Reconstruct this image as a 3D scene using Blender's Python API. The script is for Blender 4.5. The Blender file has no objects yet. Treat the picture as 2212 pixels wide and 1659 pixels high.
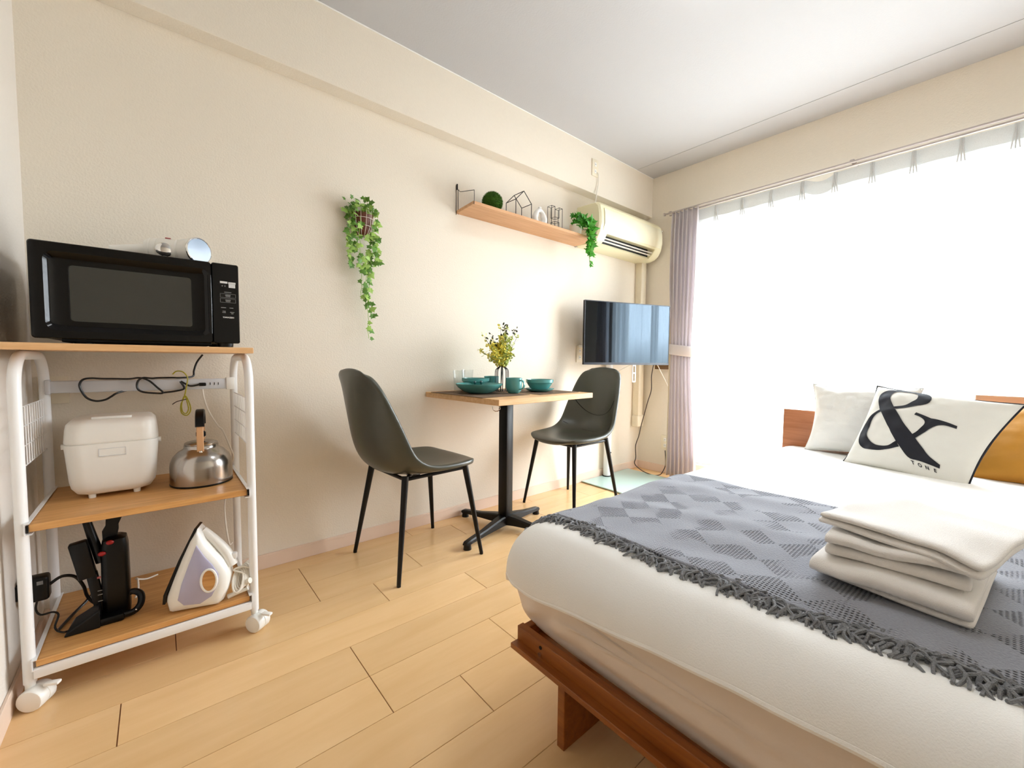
import bpy, bmesh, math, random
from mathutils import Vector, Matrix, noise
from math import sin, cos, pi, radians

C = bpy.context.scene.collection
PI = math.pi
rnd = random.Random(7)

# ------------------------------------------------------------------ mesh builder
class MB:
    def __init__(s): s.v = []; s.f = []; s.m = []; s.cur = 0
    def add(s, vs, fs, M=None):
        o = len(s.v)
        for p in vs:
            p = Vector(p)
            s.v.append(M @ p if M is not None else p)
        for f in fs: s.f.append([i + o for i in f]); s.m.append(s.cur)
        return s
    def box(s, x0, x1, y0, y1, z0, z1, b=0.0, seg=2, M=None):
        x0, x1 = min(x0, x1), max(x0, x1); y0, y1 = min(y0, y1), max(y0, y1); z0, z1 = min(z0, z1), max(z0, z1)
        bm = bmesh.new(); bmesh.ops.create_cube(bm, size=1)
        for v in bm.verts:
            v.co = Vector(((x0 + x1) / 2 + v.co.x * (x1 - x0), (y0 + y1) / 2 + v.co.y * (y1 - y0), (z0 + z1) / 2 + v.co.z * (z1 - z0)))
        if b > 0:
            b = min(b, .49 * min(x1 - x0, y1 - y0, z1 - z0))
            bmesh.ops.bevel(bm, geom=bm.edges[:], offset=b, segments=seg, profile=.5, affect='EDGES')
        bm.verts.index_update()
        s.add([v.co.copy() for v in bm.verts], [[v.index for v in f.verts] for f in bm.faces], M); bm.free(); return s
    def loft(s, rings, cap=True, closed=True, M=None, loop=False):
        n = len(rings[0]); vs = [p for r in rings for p in r]; fs = []
        K = len(rings)
        for k in range(K if loop else K - 1):
            a = k * n; b = ((k + 1) % K) * n
            for i in range(n if closed else n - 1):
                j = (i + 1) % n
                fs.append([a + i, a + j, b + j, b + i])
        if cap and not loop:
            fs.append(list(range(n))[::-1]); fs.append([(K - 1) * n + i for i in range(n)])
        return s.add(vs, fs, M)
    def tube(s, path, r, n=8, rf=None, closed=False, M=None, cap=True):
        P = [Vector(p) for p in path]; K = len(P); rings = []
        up = None
        for k in range(K):
            if closed: t = (P[(k + 1) % K] - P[k - 1])
            else: t = P[min(k + 1, K - 1)] - P[max(k - 1, 0)]
            if t.length < 1e-9: t = Vector((0, 0, 1))
            t.normalize()
            if up is None:
                up = Vector((0, 0, 1)) if abs(t.z) < .9 else Vector((1, 0, 0))
            up = (up - t * up.dot(t))
            if up.length < 1e-6: up = t.orthogonal()
            up.normalize(); w = t.cross(up)
            rr = r if rf is None else rf(k / max(1, K - 1))
            rings.append([P[k] + (up * cos(2 * PI * i / n) + w * sin(2 * PI * i / n)) * rr for i in range(n)])
        return s.loft(rings, cap=cap, loop=closed, M=M)
    def cyl(s, p0, p1, r0, r1=None, n=16, M=None):
        r1 = r0 if r1 is None else r1
        return s.tube([p0, p1], r0, n, rf=lambda t: r0 + (r1 - r0) * t, M=M)
    def lathe(s, prof, c=(0, 0, 0), n=28, M=None, cap=True):
        cx, cy, cz = c
        rings = [[Vector((cx + r * cos(2 * PI * i / n), cy + r * sin(2 * PI * i / n), cz + z)) for i in range(n)] for r, z in prof]
        return s.loft(rings, cap=cap, M=M)
    def sphere(s, c, r, n=14, m=10, sc=(1, 1, 1), M=None):
        rings = []
        for k in range(1, m):
            a = PI * k / m
            rings.append([Vector((c[0] + r * sc[0] * sin(a) * cos(2 * PI * i / n), c[1] + r * sc[1] * sin(a) * sin(2 * PI * i / n), c[2] - r * sc[2] * cos(a))) for i in range(n)])
        return s.loft(rings, M=M)
    def prism(s, pts, d0, d1, M=None, b=0):
        """polygon in XY plane extruded in Z from d0 to d1"""
        rings = [[Vector((x, y, d0)) for x, y in pts], [Vector((x, y, d1)) for x, y in pts]]
        return s.loft(rings, M=M)
    def build(s, name, mat, parent=None, smooth=True, ang=35, sub=0, solid=0, bev=0, recalc=True, disp=None):
        me = bpy.data.meshes.new(name)
        me.from_pydata([tuple(v) for v in s.v], [], s.f)
        mats = mat if isinstance(mat, (list, tuple)) else [mat]
        for m in mats: me.materials.append(m)
        if len(mats) > 1: me.polygons.foreach_set('material_index', s.m)
        if recalc:
            bm = bmesh.new(); bm.from_mesh(me); bmesh.ops.recalc_face_normals(bm, faces=bm.faces[:]); bm.to_mesh(me); bm.free()
        me.update()
        if smooth:
            me.shade_smooth()
            if ang < 180: me.set_sharp_from_angle(angle=radians(ang))
        o = bpy.data.objects.new(name, me); C.objects.link(o)
        if parent is not None: o.parent = parent
        if solid:
            q = o.modifiers.new('s', 'SOLIDIFY'); q.thickness = solid; q.offset = 0
        if bev:
            q = o.modifiers.new('b', 'BEVEL'); q.width = bev; q.segments = 2; q.limit_method = 'ANGLE'
        if sub:
            q = o.modifiers.new('u', 'SUBSURF'); q.levels = sub; q.render_levels = sub
        return o

def cat(path, k=6, closed=False):
    """Catmull-Rom smoothing"""
    P = [Vector(p) for p in path]; n = len(P); out = []
    rng = range(n) if closed else range(n - 1)
    for i in rng:
        if closed: a, b, c, d = P[i - 1], P[i], P[(i + 1) % n], P[(i + 2) % n]
        else: a, b, c, d = P[max(i - 1, 0)], P[i], P[i + 1], P[min(i + 2, n - 1)]
        for j in range(k):
            t = j / k
            out.append(.5 * ((2 * b) + (c - a) * t + (2 * a - 5 * b + 4 * c - d) * t * t + (3 * b - a - 3 * c + d) * t ** 3))
    if not closed: out.append(P[-1])
    return out

def thing(name, label, category, loc=(0, 0, 0), rz=0, group=None):
    o = bpy.data.objects.new(name, None); C.objects.link(o); o.empty_display_size = .05
    o.location = loc; o.rotation_euler = (0, 0, rz)
    o['label'] = label; o['category'] = category
    if group: o['group'] = group
    return o
def tag(o, label, category, group=None):
    o['label'] = label; o['category'] = category
    if group: o['group'] = group
    return o
def struct(o): o['kind'] = 'structure'; return o

# ------------------------------------------------------------------ materials
def lin(c):
    r = []
    for v in c:
        v /= 255.
        r.append(v / 12.92 if v <= .04045 else ((v + .055) / 1.055) ** 2.4)
    return (*r, 1)
def newmat(name):
    m = bpy.data.materials.new(name); m.use_nodes = True
    nt = m.node_tree; b = nt.nodes['Principled BSDF']
    return m, nt, b
def N(nt, t, **kw):
    n = nt.nodes.new(t)
    for k, v in kw.items():
        if k in n.inputs: n.inputs[k].default_value = v
        else: setattr(n, k, v)
    return n
def mat(name, col, rough=.5, metal=0, var=.04, vs=30, bump=0, bs=200, spec=.5, sheen=0, coat=0, alpha=1, trans=0):
    m, nt, b = newmat(name); L = nt.links.new
    c = lin(col)
    tc = N(nt, 'ShaderNodeTexCoord')
    nz = N(nt, 'ShaderNodeTexNoise', Scale=vs, Detail=3.0); L(tc.outputs['Object'], nz.inputs['Vector'])
    mx = N(nt, 'ShaderNodeMix', data_type='RGBA')
    mx.inputs[6].default_value = tuple(max(0, v * (1 - var)) for v in c[:3]) + (1,)
    mx.inputs[7].default_value = tuple(min(1, v * (1 + var)) for v in c[:3]) + (1,)
    L(nz.outputs['Fac'], mx.inputs[0]); L(mx.outputs[2], b.inputs['Base Color'])
    b.inputs['Roughness'].default_value = rough; b.inputs['Metallic'].default_value = metal
    b.inputs['Specular IOR Level'].default_value = spec
    if sheen: b.inputs['Sheen Weight'].default_value = sheen
    if coat: b.inputs['Coat Weight'].default_value = coat; b.inputs['Coat Roughness'].default_value = .05
    if trans: b.inputs['Transmission Weight'].default_value = trans
    if alpha < 1: b.inputs['Alpha'].default_value = alpha
    if bump:
        n2 = N(nt, 'ShaderNodeTexNoise', Scale=bs, Detail=4.0); L(tc.outputs['Object'], n2.inputs['Vector'])
        bp = N(nt, 'ShaderNodeBump', Strength=1.0, Distance=bump); L(n2.outputs['Fac'], bp.inputs['Height']); L(bp.outputs['Normal'], b.inputs['Normal'])
    return m
def wood(name, c1, c2, axis='x', rough=.45, scale=6, attr=None, tone=.12, stretch=14, coat=0, spec=.5):
    m, nt, b = newmat(name); L = nt.links.new
    tc = N(nt, 'ShaderNodeTexCoord'); mp = N(nt, 'ShaderNodeMapping')
    sc = {'x': (1, stretch, stretch), 'y': (stretch, 1, stretch), 'z': (stretch, stretch, 1)}[axis]
    mp.inputs['Scale'].default_value = sc
    L(tc.outputs['Object'], mp.inputs['Vector'])
    vec = mp.outputs['Vector']
    if attr:
        at = N(nt, 'ShaderNodeAttribute', attribute_name=attr)
        va = N(nt, 'ShaderNodeVectorMath', operation='MULTIPLY_ADD')
        L(at.outputs['Fac'], va.inputs[0]); va.inputs[1].default_value = (37, 11, 0); L(mp.outputs['Vector'], va.inputs[2]); vec = va.outputs[0]
    n1 = N(nt, 'ShaderNodeTexNoise', Scale=scale, Detail=6.0, Roughness=.62, Distortion=.5); L(vec, n1.inputs['Vector'])
    rp = N(nt, 'ShaderNodeValToRGB'); L(n1.outputs['Fac'], rp.inputs['Fac'])
    rp.color_ramp.elements[0].position = .32; rp.color_ramp.elements[1].position = .68
    rp.color_ramp.elements[0].color = lin(c1); rp.color_ramp.elements[1].color = lin(c2)
    out = rp.outputs['Color']
    if attr:
        mr = N(nt, 'ShaderNodeMapRange'); L(at.outputs['Fac'], mr.inputs['Value']); mr.inputs['To Min'].default_value = 1 - tone; mr.inputs['To Max'].default_value = 1 + tone * .4
        mm = N(nt, 'ShaderNodeMix', data_type='RGBA', blend_type='MULTIPLY'); mm.inputs[0].default_value = 1
        L(out, mm.inputs[6]); L(mr.outputs['Result'], mm.inputs[7]); out = mm.outputs[2]
    L(out, b.inputs['Base Color']); b.inputs['Roughness'].default_value = rough
    b.inputs['Specular IOR Level'].default_value = spec
    if coat: b.inputs['Coat Weight'].default_value = coat; b.inputs['Coat Roughness'].default_value = .12
    return m

W_ALB = (232, 223, 208)
M_wall = mat('wallpaper', W_ALB, .85, var=.02, vs=60, bump=.0012, bs=150, spec=.2)
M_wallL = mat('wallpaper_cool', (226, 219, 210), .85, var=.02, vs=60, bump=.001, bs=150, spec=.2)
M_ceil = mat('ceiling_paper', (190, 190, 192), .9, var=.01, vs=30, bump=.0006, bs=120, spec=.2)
M_base = mat('baseboard_beige', (230, 207, 188), .5, var=.04, vs=14)
M_floor = wood('floor_maple', (230, 190, 136), (238, 200, 148), 'x', rough=.25, scale=2.2, attr='tone', tone=.07, stretch=7, spec=.5)
M_groove = mat('floor_groove', (120, 72, 36), .6)
M_white = mat('white_enamel', (238, 238, 238), .3, var=.01)
M_whitep = mat('white_plastic', (240, 239, 234), .35, var=.01)
M_grayp = mat('pale_grey_plastic', (200, 202, 206), .4, var=.01)
M_black = mat('black_gloss', (3, 3, 4), .10, var=.02, spec=.28)
M_blackm = mat('black_satin', (7, 7, 8), .4, var=.05, spec=.3)
M_blackp = mat('black_plastic', (6, 6, 7), .35, var=.05, spec=.3)
M_red = mat('red_plastic', (150, 14, 18), .35)
M_oak = wood('oak_laminate', (190, 135, 75), (222, 170, 106), 'x', rough=.42, scale=5, stretch=16)
M_oaktop = wood('beech_laminate', (214, 165, 112), (232, 190, 140), 'x', rough=.4, scale=5, stretch=14)
M_shelfw = wood('shelf_veneer', (196, 146, 104), (214, 168, 124), 'x', rough=.5, scale=4, stretch=12)
M_bedw = wood('bed_walnut', (128, 68, 20), (160, 92, 34), 'y', rough=.35, scale=4, stretch=12)
M_headw = wood('headboard_walnut', (158, 98, 62), (182, 122, 84), 'y', rough=.4, scale=4, stretch=12)
M_tanw = wood('tan_board', (222, 178, 146), (234, 194, 164), 'y', rough=.5, scale=4, stretch=10)
M_vinyl = mat('grey_green_vinyl', (72, 74, 66), .32, var=.04, vs=20, bump=.0003, bs=300, spec=.5)
M_teal = mat('teal_glaze', (84, 152, 150), .16, var=.06, vs=12, spec=.6)
M_tealD = mat('dark_teal_glaze', (20, 74, 76), .2)
M_steel = mat('brushed_steel', (178, 172, 166), .2, metal=1, var=.05, vs=8, bump=.00008, bs=300)
M_chrome = mat('chrome', (225, 225, 225), .08, metal=1)
M_strap = mat('tan_handle', (214, 168, 124), .45)
M_cream = mat('aged_cream_plastic', (236, 229, 194), .36, var=.02)
M_cream2 = mat('ivory_panel', (243, 239, 212), .22, var=.01)
M_ivory = mat('ivory_plastic', (232, 222, 200), .45)
M_dark = mat('dark_void', (8, 8, 8), .6)
M_screen = mat('tv_screen', (5, 6, 9), .035, var=.01, spec=.7)
M_screen.node_tree.nodes['Principled BSDF'].inputs['Specular Tint'].default_value = (.62, .82, 1, 1)
M_bezel = mat('tv_bezel', (26, 30, 42), .3)
M_mint = mat('mint_glass_plate', (186, 214, 208), .09, var=.01, spec=.6)
M_drape = mat('grey_drape', (226, 220, 222), .8, var=.03, vs=8, bump=.0006, bs=400, sheen=.2)
_b = M_drape.node_tree.nodes['Principled BSDF']; _o = M_drape.node_tree.nodes['Material Output']
_t = M_drape.node_tree.nodes.new('ShaderNodeBsdfTranslucent'); _t.inputs[0].default_value = (.80, .76, .77, 1)
_x = M_drape.node_tree.nodes.new('ShaderNodeMixShader'); _x.inputs[0].default_value = .42
M_drape.node_tree.links.new(_b.outputs[0], _x.inputs[1]); M_drape.node_tree.links.new(_t.outputs[0], _x.inputs[2]); M_drape.node_tree.links.new(_x.outputs[0], _o.inputs['Surface'])
M_tie = mat('tieback_cloth', (232, 226, 228), .8, var=.02, vs=8)
M_sheet = mat('cream_cotton', (236, 224, 212), .85, var=.02, vs=20, bump=.0008, bs=60)
M_duvet = mat('white_cotton', (249, 249, 247), .85, var=.01, vs=20, bump=.0006, bs=400)
M_pillow = mat('pillow_cotton', (238, 238, 234), .85, var=.02, bump=.0008, bs=200)
M_cush = mat('offwhite_canvas', (232, 231, 224), .85, var=.02, bump=.0006, bs=700)
M_ink = mat('navy_print', (14, 17, 30), .75, var=.05)
M_must = mat('mustard_velvet', (214, 150, 48), .7, var=.06, sheen=.3)
M_towel = mat('terry_white', (247, 243, 238), .95, var=.02, bump=.0012, bs=800, sheen=.3)
M_rail = mat('rail_grey', (186, 176, 172), .4, metal=.3)
M_mat = mat('dark_woven_mat', (108, 84, 62), .8, var=.3, vs=300, bump=.002, bs=500)
M_pot = mat('brown_pot', (96, 44, 22), .5, var=.15, vs=12)
M_wirew = mat('white_wire', (225, 215, 205), .4)
M_wireb = mat('dark_wire', (30, 24, 22), .5)
M_leafA = mat('ivy_leaf', (92, 138, 50), .5, var=.3, vs=18)
M_leafB = mat('ivy_leaf_light', (158, 194, 92), .5, var=.2, vs=18)
M_leafC = mat('ivy_leaf_bright', (66, 150, 34), .42, var=.35, vs=22)
M_moss = mat('moss', (64, 104, 20), .9, var=.5, vs=40)
M_yel = mat('yellow_leaf', (240, 224, 92), .6, var=.15, vs=20)
M_ygr = mat('yellow_green_leaf', (190, 202, 112), .6, var=.25, vs=20)
M_stem = mat('dark_stem', (52, 58, 34), .6)
M_ceramic = mat('white_ceramic', (240, 239, 236), .4, bump=.0006, bs=150)
M_lav = mat('lavender_tank', (178, 176, 204), .18, var=.05, spec=.6)
M_bluec = mat('blue_grey_disc', (150, 170, 194), .15, spec=.6)
M_cable = mat('white_cable', (232, 226, 214), .45)
M_cableb = mat('black_cable', (12, 12, 12), .4)
M_cablebr = mat('brown_black_cable', (48, 30, 24), .45)
M_yg = mat('earth_wire', (170, 160, 30), .45, var=.4, vs=120)
M_brown = wood('brown_box', (96, 66, 30), (120, 84, 42), 'y')
M_mwwin = mat('microwave_window', (58, 58, 54), .12, var=.03, spec=.4)
M_lbl = mat('panel_print', (215, 215, 215), .5)
M_lbl2 = mat('panel_print_dim', (120, 120, 120), .5)
M_alu = mat('sash_aluminium', (196, 198, 200), .35, metal=.4)
M_pink = mat('pink_mark', (170, 84, 84), .5)

def glassmat(name, tint=(1, 1, 1), gl=.08, rough=0.02):
    m, nt, b = newmat(name); L = nt.links.new; out = nt.nodes['Material Output']
    tr = N(nt, 'ShaderNodeBsdfTransparent'); tr.inputs[0].default_value = (*tint, 1)
    g = N(nt, 'ShaderNodeBsdfGlossy', Roughness=rough)
    lw = N(nt, 'ShaderNodeLayerWeight', Blend=.5); fr = N(nt, 'ShaderNodeMath', operation='POWER'); L(lw.outputs['Facing'], fr.inputs[0]); fr.inputs[1].default_value = 4.0; mx = N(nt, 'ShaderNodeMixShader')
    ad = N(nt, 'ShaderNodeMath', operation='MULTIPLY_ADD'); L(fr.outputs[0], ad.inputs[0]); ad.inputs[1].default_value = .7; ad.inputs[2].default_value = gl
    L(ad.outputs[0], mx.inputs[0]); L(tr.outputs[0], mx.inputs[1]); L(g.outputs[0], mx.inputs[2]); L(mx.outputs[0], out.inputs['Surface'])
    return m
M_glass = glassmat('clear_glass', (.97, .98, .98), .03)
M_pane = glassmat('window_glass', (.95, .97, .97), 0)
def lacemat(name, op, col=(.93, .94, .94), tlm=.6):
    m, nt, b = newmat(name); L = nt.links.new; out = nt.nodes['Material Output']
    tr = N(nt, 'ShaderNodeBsdfTransparent'); df = N(nt, 'ShaderNodeBsdfDiffuse'); tl = N(nt, 'ShaderNodeBsdfTranslucent')
    df.inputs[0].default_value = (*col, 1); tl.inputs[0].default_value = (*col, 1)
    a = N(nt, 'ShaderNodeMixShader'); a.inputs[0].default_value = tlm; L(df.outputs[0], a.inputs[1]); L(tl.outputs[0], a.inputs[2])
    tc = N(nt, 'ShaderNodeTexCoord'); w = N(nt, 'ShaderNodeTexNoise', Scale=260.0, Detail=2.0); L(tc.outputs['Object'], w.inputs['Vector'])
    mr = N(nt, 'ShaderNodeMapRange'); L(w.outputs['Fac'], mr.inputs['Value']); mr.inputs['To Min'].default_value = op - .12; mr.inputs['To Max'].default_value = op + .12
    b2 = N(nt, 'ShaderNodeMixShader'); L(mr.outputs[0], b2.inputs[0]); L(tr.outputs[0], b2.inputs[1]); L(a.outputs[0], b2.inputs[2])
    L(b2.outputs[0], out.inputs['Surface']); return m
M_lace = lacemat('lace_voile', .55)
M_laceband = lacemat('lace_double', .97, (.66, .68, .68), .1)
# knitted throw
def throwmat():
    m, nt, b = newmat('woven_throw'); L = nt.links.new
    tc = N(nt, 'ShaderNodeTexCoord')
    uv = N(nt, 'ShaderNodeUVMap'); 
    ck = N(nt, 'ShaderNodeMapping'); ck.inputs['Scale'].default_value = (14, 14, 1); ck.inputs['Rotation'].default_value = (0, 0, PI / 4); L(uv.outputs[0], ck.inputs[0])
    ch = N(nt, 'ShaderNodeTexChecker', Scale=1.0); L(ck.outputs[0], ch.inputs[0])
    ch2 = N(nt, 'ShaderNodeTexChecker', Scale=.5); L(ck.outputs[0], ch2.inputs[0])
    mA = N(nt, 'ShaderNodeMapping'); mA.inputs['Scale'].default_value = (150, 150, 1); L(uv.outputs[0], mA.inputs[0])
    w1 = N(nt, 'ShaderNodeTexWave', Scale=.32, Distortion=.6); w1.bands_direction = 'X'; L(mA.outputs[0], w1.inputs[0])
    w2 = N(nt, 'ShaderNodeTexWave', Scale=.32, Distortion=.6); w2.bands_direction = 'Y'; L(mA.outputs[0], w2.inputs[0])
    nz = N(nt, 'ShaderNodeTexNoise', Scale=14.0, Detail=2.0); L(uv.outputs[0], nz.inputs[0])
    mul = N(nt, 'ShaderNodeMath', operation='MULTIPLY'); L(w1.outputs['Fac'], mul.inputs[0]); L(w2.outputs['Fac'], mul.inputs[1])
    mk = N(nt, 'ShaderNodeMath', operation='MULTIPLY'); L(ch.outputs['Fac'], mk.inputs[0]); L(mul.outputs[0], mk.inputs[1])
    nb = N(nt, 'ShaderNodeTexNoise', Scale=9.0, Detail=1.0); L(uv.outputs[0], nb.inputs[0])
    nr = N(nt, 'ShaderNodeMapRange', interpolation_type='SMOOTHSTEP'); L(nb.outputs['Fac'], nr.inputs['Value']); nr.inputs['From Min'].default_value = .42; nr.inputs['From Max'].default_value = .56
    mk2 = N(nt, 'ShaderNodeMath', operation='MULTIPLY'); L(mk.outputs[0], mk2.inputs[0]); L(nr.outputs[0], mk2.inputs[1])
    neg = N(nt, 'ShaderNodeMath', operation='MULTIPLY'); L(mk2.outputs[0], neg.inputs[0]); neg.inputs[1].default_value = -1.0
    fine = N(nt, 'ShaderNodeTexNoise', Scale=260.0, Detail=3.0); L(uv.outputs[0], fine.inputs[0])
    add = N(nt, 'ShaderNodeMath', operation='MULTIPLY_ADD'); L(fine.outputs['Fac'], add.inputs[0]); add.inputs[1].default_value = .35
    L(neg.outputs[0], add.inputs[2])
    bp = N(nt, 'ShaderNodeBump', Strength=1.0, Distance=.004); L(add.outputs[0], bp.inputs['Height']); L(bp.outputs[0], b.inputs['Normal'])
    th = N(nt, 'ShaderNodeMapRange', interpolation_type='SMOOTHSTEP'); L(mk2.outputs[0], th.inputs['Value']); th.inputs['From Min'].default_value = .25; th.inputs['From Max'].default_value = .5
    mx = N(nt, 'ShaderNodeMix', data_type='RGBA'); mx.inputs[6].default_value = lin((138, 141, 151)); mx.inputs[7].default_value = lin((72, 74, 82))
    L(th.outputs[0], mx.inputs[0])
    m2 = N(nt, 'ShaderNodeMix', data_type='RGBA', blend_type='MULTIPLY'); m2.inputs[0].default_value = .5
    mr = N(nt, 'ShaderNodeMapRange'); L(fine.outputs['Fac'], mr.inputs['Value']); mr.inputs['To Min'].default_value = .6; mr.inputs['To Max'].default_value = 1.3
    L(mx.outputs[2], m2.inputs[6]); L(mr.outputs[0], m2.inputs[7]); L(m2.outputs[2], b.inputs['Base Color'])
    b.inputs['Roughness'].default_value = .9; b.inputs['Sheen Weight'].default_value = .2
    return m
M_throw = throwmat()
M_fringe = mat('fringe_yarn', (136, 138, 142), .9, var=.4, vs=120, bump=.002, bs=600)

# ------------------------------------------------------------------ room
XL, XR, YF, ZC = -.309, 3.136, -2.85, 2.4
XH, YH = -2.6, -.98      # the hallway opening on the left, behind the camera
W, Y0 = .15952, .09314
def line(k): return -(Y0 + (k - 1) * W)
seams = {0: [.13, .973, 1.812, 2.65], 1: [.438, 1.2, 2.2], 2: [.02, .438, .859, 1.7, 2.5], 3: [.638, 1.397, 2.3], 4: [-.097, .972, 1.9, 2.7],
         5: [.436, 1.35, 2.2], 6: [.436, .86, 1.7, 2.6], 7: [.636, 1.5, 2.3], 8: [.97, 1.8]}
seams[5] = [.436, 1.35, 2.2]; seams[2] = [.02, .438, .859, 1.7, 2.5]
def floor():
    g = .0013; mb = MB(); tone = []
    def q(x0, x1, y0, y1):
        n0 = len(mb.f)
        t = .0014
        vs = [(x0, y0, 0), (x1, y0, 0), (x1, y1, 0), (x0, y1, 0), (x0 - t * .6, y0 - t * .6, -.004), (x1 + t * .6, y0 - t * .6, -.004), (x1 + t * .6, y1 + t * .6, -.004), (x0 - t * .6, y1 + t * .6, -.004)]
        mb.add(vs, [[0, 1, 2, 3], [0, 4, 5, 1], [1, 5, 6, 2], [2, 6, 7, 3], [3, 7, 4, 0]])
        t = rnd.random(); tone.extend([t] * (len(mb.f) - n0))
    for i in range(0, 19):
        yt = 0 if i == 0 else line(i)
        yb = line(i + 1)
        sx = seams.get(i) or [((i * .37) % .8) - .2 + j * .9 for j in range(5)]
        XLf = XL if i < 6 else XH
        if i >= 6: sx = sx + [-.62, -1.5] if i % 2 else sx + [-1.05, -1.9]
        xs = [XLf] + [s for s in sorted(sx) if XLf + .02 < s < XR - .02] + [XR]
        for a, b in zip(xs, xs[1:]): q(a + g * 1.1, b - g * 1.1, max(yb, YF) + g * .7, yt - g * .7)
        if yb < YF: break
    mb.cur = 1
    mb.box(XH - .1, XR + .1, YF - .1, .1, -.05, -.002); tone.extend([0] * 6)
    o = mb.build('floor', [M_floor, M_groove], smooth=False, recalc=False)
    a = o.data.attributes.new('tone', 'FLOAT', 'FACE'); a.data.foreach_set('value', tone)
    return struct(o)
floor()
struct(MB().box(XL - .15, XR + .2, 0, .12, -.05, ZC + .1).build('wall_back', M_wall, smooth=False))
struct(MB().box(XL - .12, XL, YH, 0, -.05, ZC + .1).build('wall_left', M_wallL, smooth=False))
struct(MB().box(XH, XL - .12, YH - .0, YH + .12, -.05, ZC + .1).build('wall_hallway', M_wallL, smooth=False))
struct(MB().box(XH - .12, XH, YF - .12, YH + .12, -.05, ZC + .1).build('wall_hallway_end', M_wallL, smooth=False))
struct(MB().box(XH - .12, XR + .2, YF - .12, YF, -.05, ZC + .1).build('wall_front', M_wall, smooth=False))
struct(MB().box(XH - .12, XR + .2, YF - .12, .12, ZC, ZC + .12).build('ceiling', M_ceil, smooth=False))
WY0, WY1, WZ0, WZ1 = -.44, -2.28, .12, 2.0
mb = MB(); mb.box(XR, XR + .16, WY0, 0, -.05, ZC + .1); mb.box(XR, XR + .16, YF, WY1, -.05, ZC + .1)
mb.box(XR, XR + .16, WY1, WY0, WZ1, ZC + .1); mb.box(XR, XR + .16, WY1, WY0, -.05, WZ0)
struct(mb.build('wall_right', M_wall, smooth=False))
struct(MB().box(XL, XR, -.079, 0, 2.085, ZC, .002, 1).build('trim_1', M_wall, smooth=False))
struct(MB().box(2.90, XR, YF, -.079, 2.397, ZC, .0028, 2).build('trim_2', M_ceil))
struct(MB().box(XL, XR, -.083, -.079, 2.394, ZC, .001, 1).build('trim_3', M_whitep, smooth=False))
def bb(name, box):
    x0, x1, y0, y1 = box
    mb = MB().box(x0, x1, y0, y1, 0, .0625, .0015, 1)
    if x1 - x0 > y1 - y0: mb.box(x0, x1, y0 - .0015, y1, .050, .054)
    return struct(mb.build(name, M_base, smooth=False))
bb('baseboard_back', (XL, XR, -.008, 0)); bb('baseboard_left', (XL, XL + .008, YH, -.008)); bb('baseboard_right', (XR - .008, XR, WY0 + .0, -.008))
# window: aluminium sliding sash
win = bpy.data.objects.new('window_1', None); C.objects.link(win); win.location = (XR + .1, (WY0 + WY1) / 2, WZ0); win['kind'] = 'structure'
T = Matrix.Translation((-(XR + .1), -(WY0 + WY1) / 2, -WZ0))
mb = MB()
for a in ((WY0 - .03, WY0, WZ0, WZ1), (WY1, WY1 + .03, WZ0, WZ1), (WY1, WY0, WZ1 - .03, WZ1), (WY1, WY0, WZ0, WZ0 + .03)):
    mb.box(XR + .04, XR + .13, a[0], a[1], a[2], a[3], M=T)
mb.build('window_frame', M_alu, win, smooth=False)
YM = (WY0 + WY1) / 2
for k, (ya, yb, xo) in enumerate(((WY0 - .03, YM - .02, .06), (YM + .02, WY1 + .03, .095))):
    y0, y1 = min(ya, yb), max(ya, yb); mb = MB()
    for a in ((y0, y0 + .04, WZ0 + .03, WZ1 - .03), (y1 - .04, y1, WZ0 + .03, WZ1 - .03), (y0 + .04, y1 - .04, WZ1 - .07, WZ1 - .03), (y0 + .04, y1 - .04, WZ0 + .03, WZ0 + .09)):
        mb.box(XR + xo, XR + xo + .025, a[0], a[1], a[2], a[3], M=T)
    s = mb.build('sash', M_alu, win, smooth=False)
    MB().box(XR + xo + .01, XR + xo + .013, y0 + .04, y1 - .04, WZ0 + .09, WZ1 - .07, M=T).build('glass_pane', M_pane, s, smooth=False)

# ------------------------------------------------------------------ curtains
t = thing('curtain_rail', 'thin grey double curtain rail above the wide window', 'curtain rail', (3.04, -1.45, 2.03))
T = Matrix.Translation((-3.04, 1.45, -2.03))
MB().box(3.012, 3.028, -2.80, -.262, 2.034, 2.044, .003, M=T).build('front_track', M_rail, t)
MB().box(3.068, 3.082, -2.80, -.27, 2.034, 2.044, .003, M=T).build('rear_track', M_rail, t)
for y in (-.3, -1.4, -2.5):
    MB().box(3.02, XR, y - .01, y + .01, 2.046, 2.054, .002, M=T).build('rail_bracket', M_rail, t)
mb = MB(); mb.box(3.008, 3.032, -.262, -.25, 2.028, 2.05, .003, M=T); mb.build('end_cap', M_rail, t)

def drape(name, zs, yfun, n, folds, amp, xc, mat_, parent, M=None, solid=.003, seed=0):
    """folded cloth hanging between y-range yfun(z)"""
    mb = MB(); rings = []
    r = random.Random(seed); ph = [r.uniform(-.25, .25) for _ in range(int(folds) + 2)]
    for z in zs:
        ya, yb, am = yfun(z); row = []
        for i in range(n + 1):
            u = i / n; k = u * folds; a = ph[int(k)] * (1 - (k % 1)) + ph[int(k) + 1] * (k % 1)
            s = sin(2 * PI * k + a * 3)
            s = math.copysign(abs(s) ** .7, s)
            x = xc + amp * am * s + .004 * sin(9 * u + 3 * z) + .003 * noise.noise(Vector((u * 6, z * 3, seed)))
            y = ya + (yb - ya) * u + .35 * am * amp * cos(2 * PI * k + a * 3) * (1 if folds > 4 else .5)
            row.append(Vector((x, y, z)))
        rings.append(row)
    mb.loft(rings, cap=False, closed=False, M=M)
    return mb.build(name, mat_, parent, ang=180, solid=solid)
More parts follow.
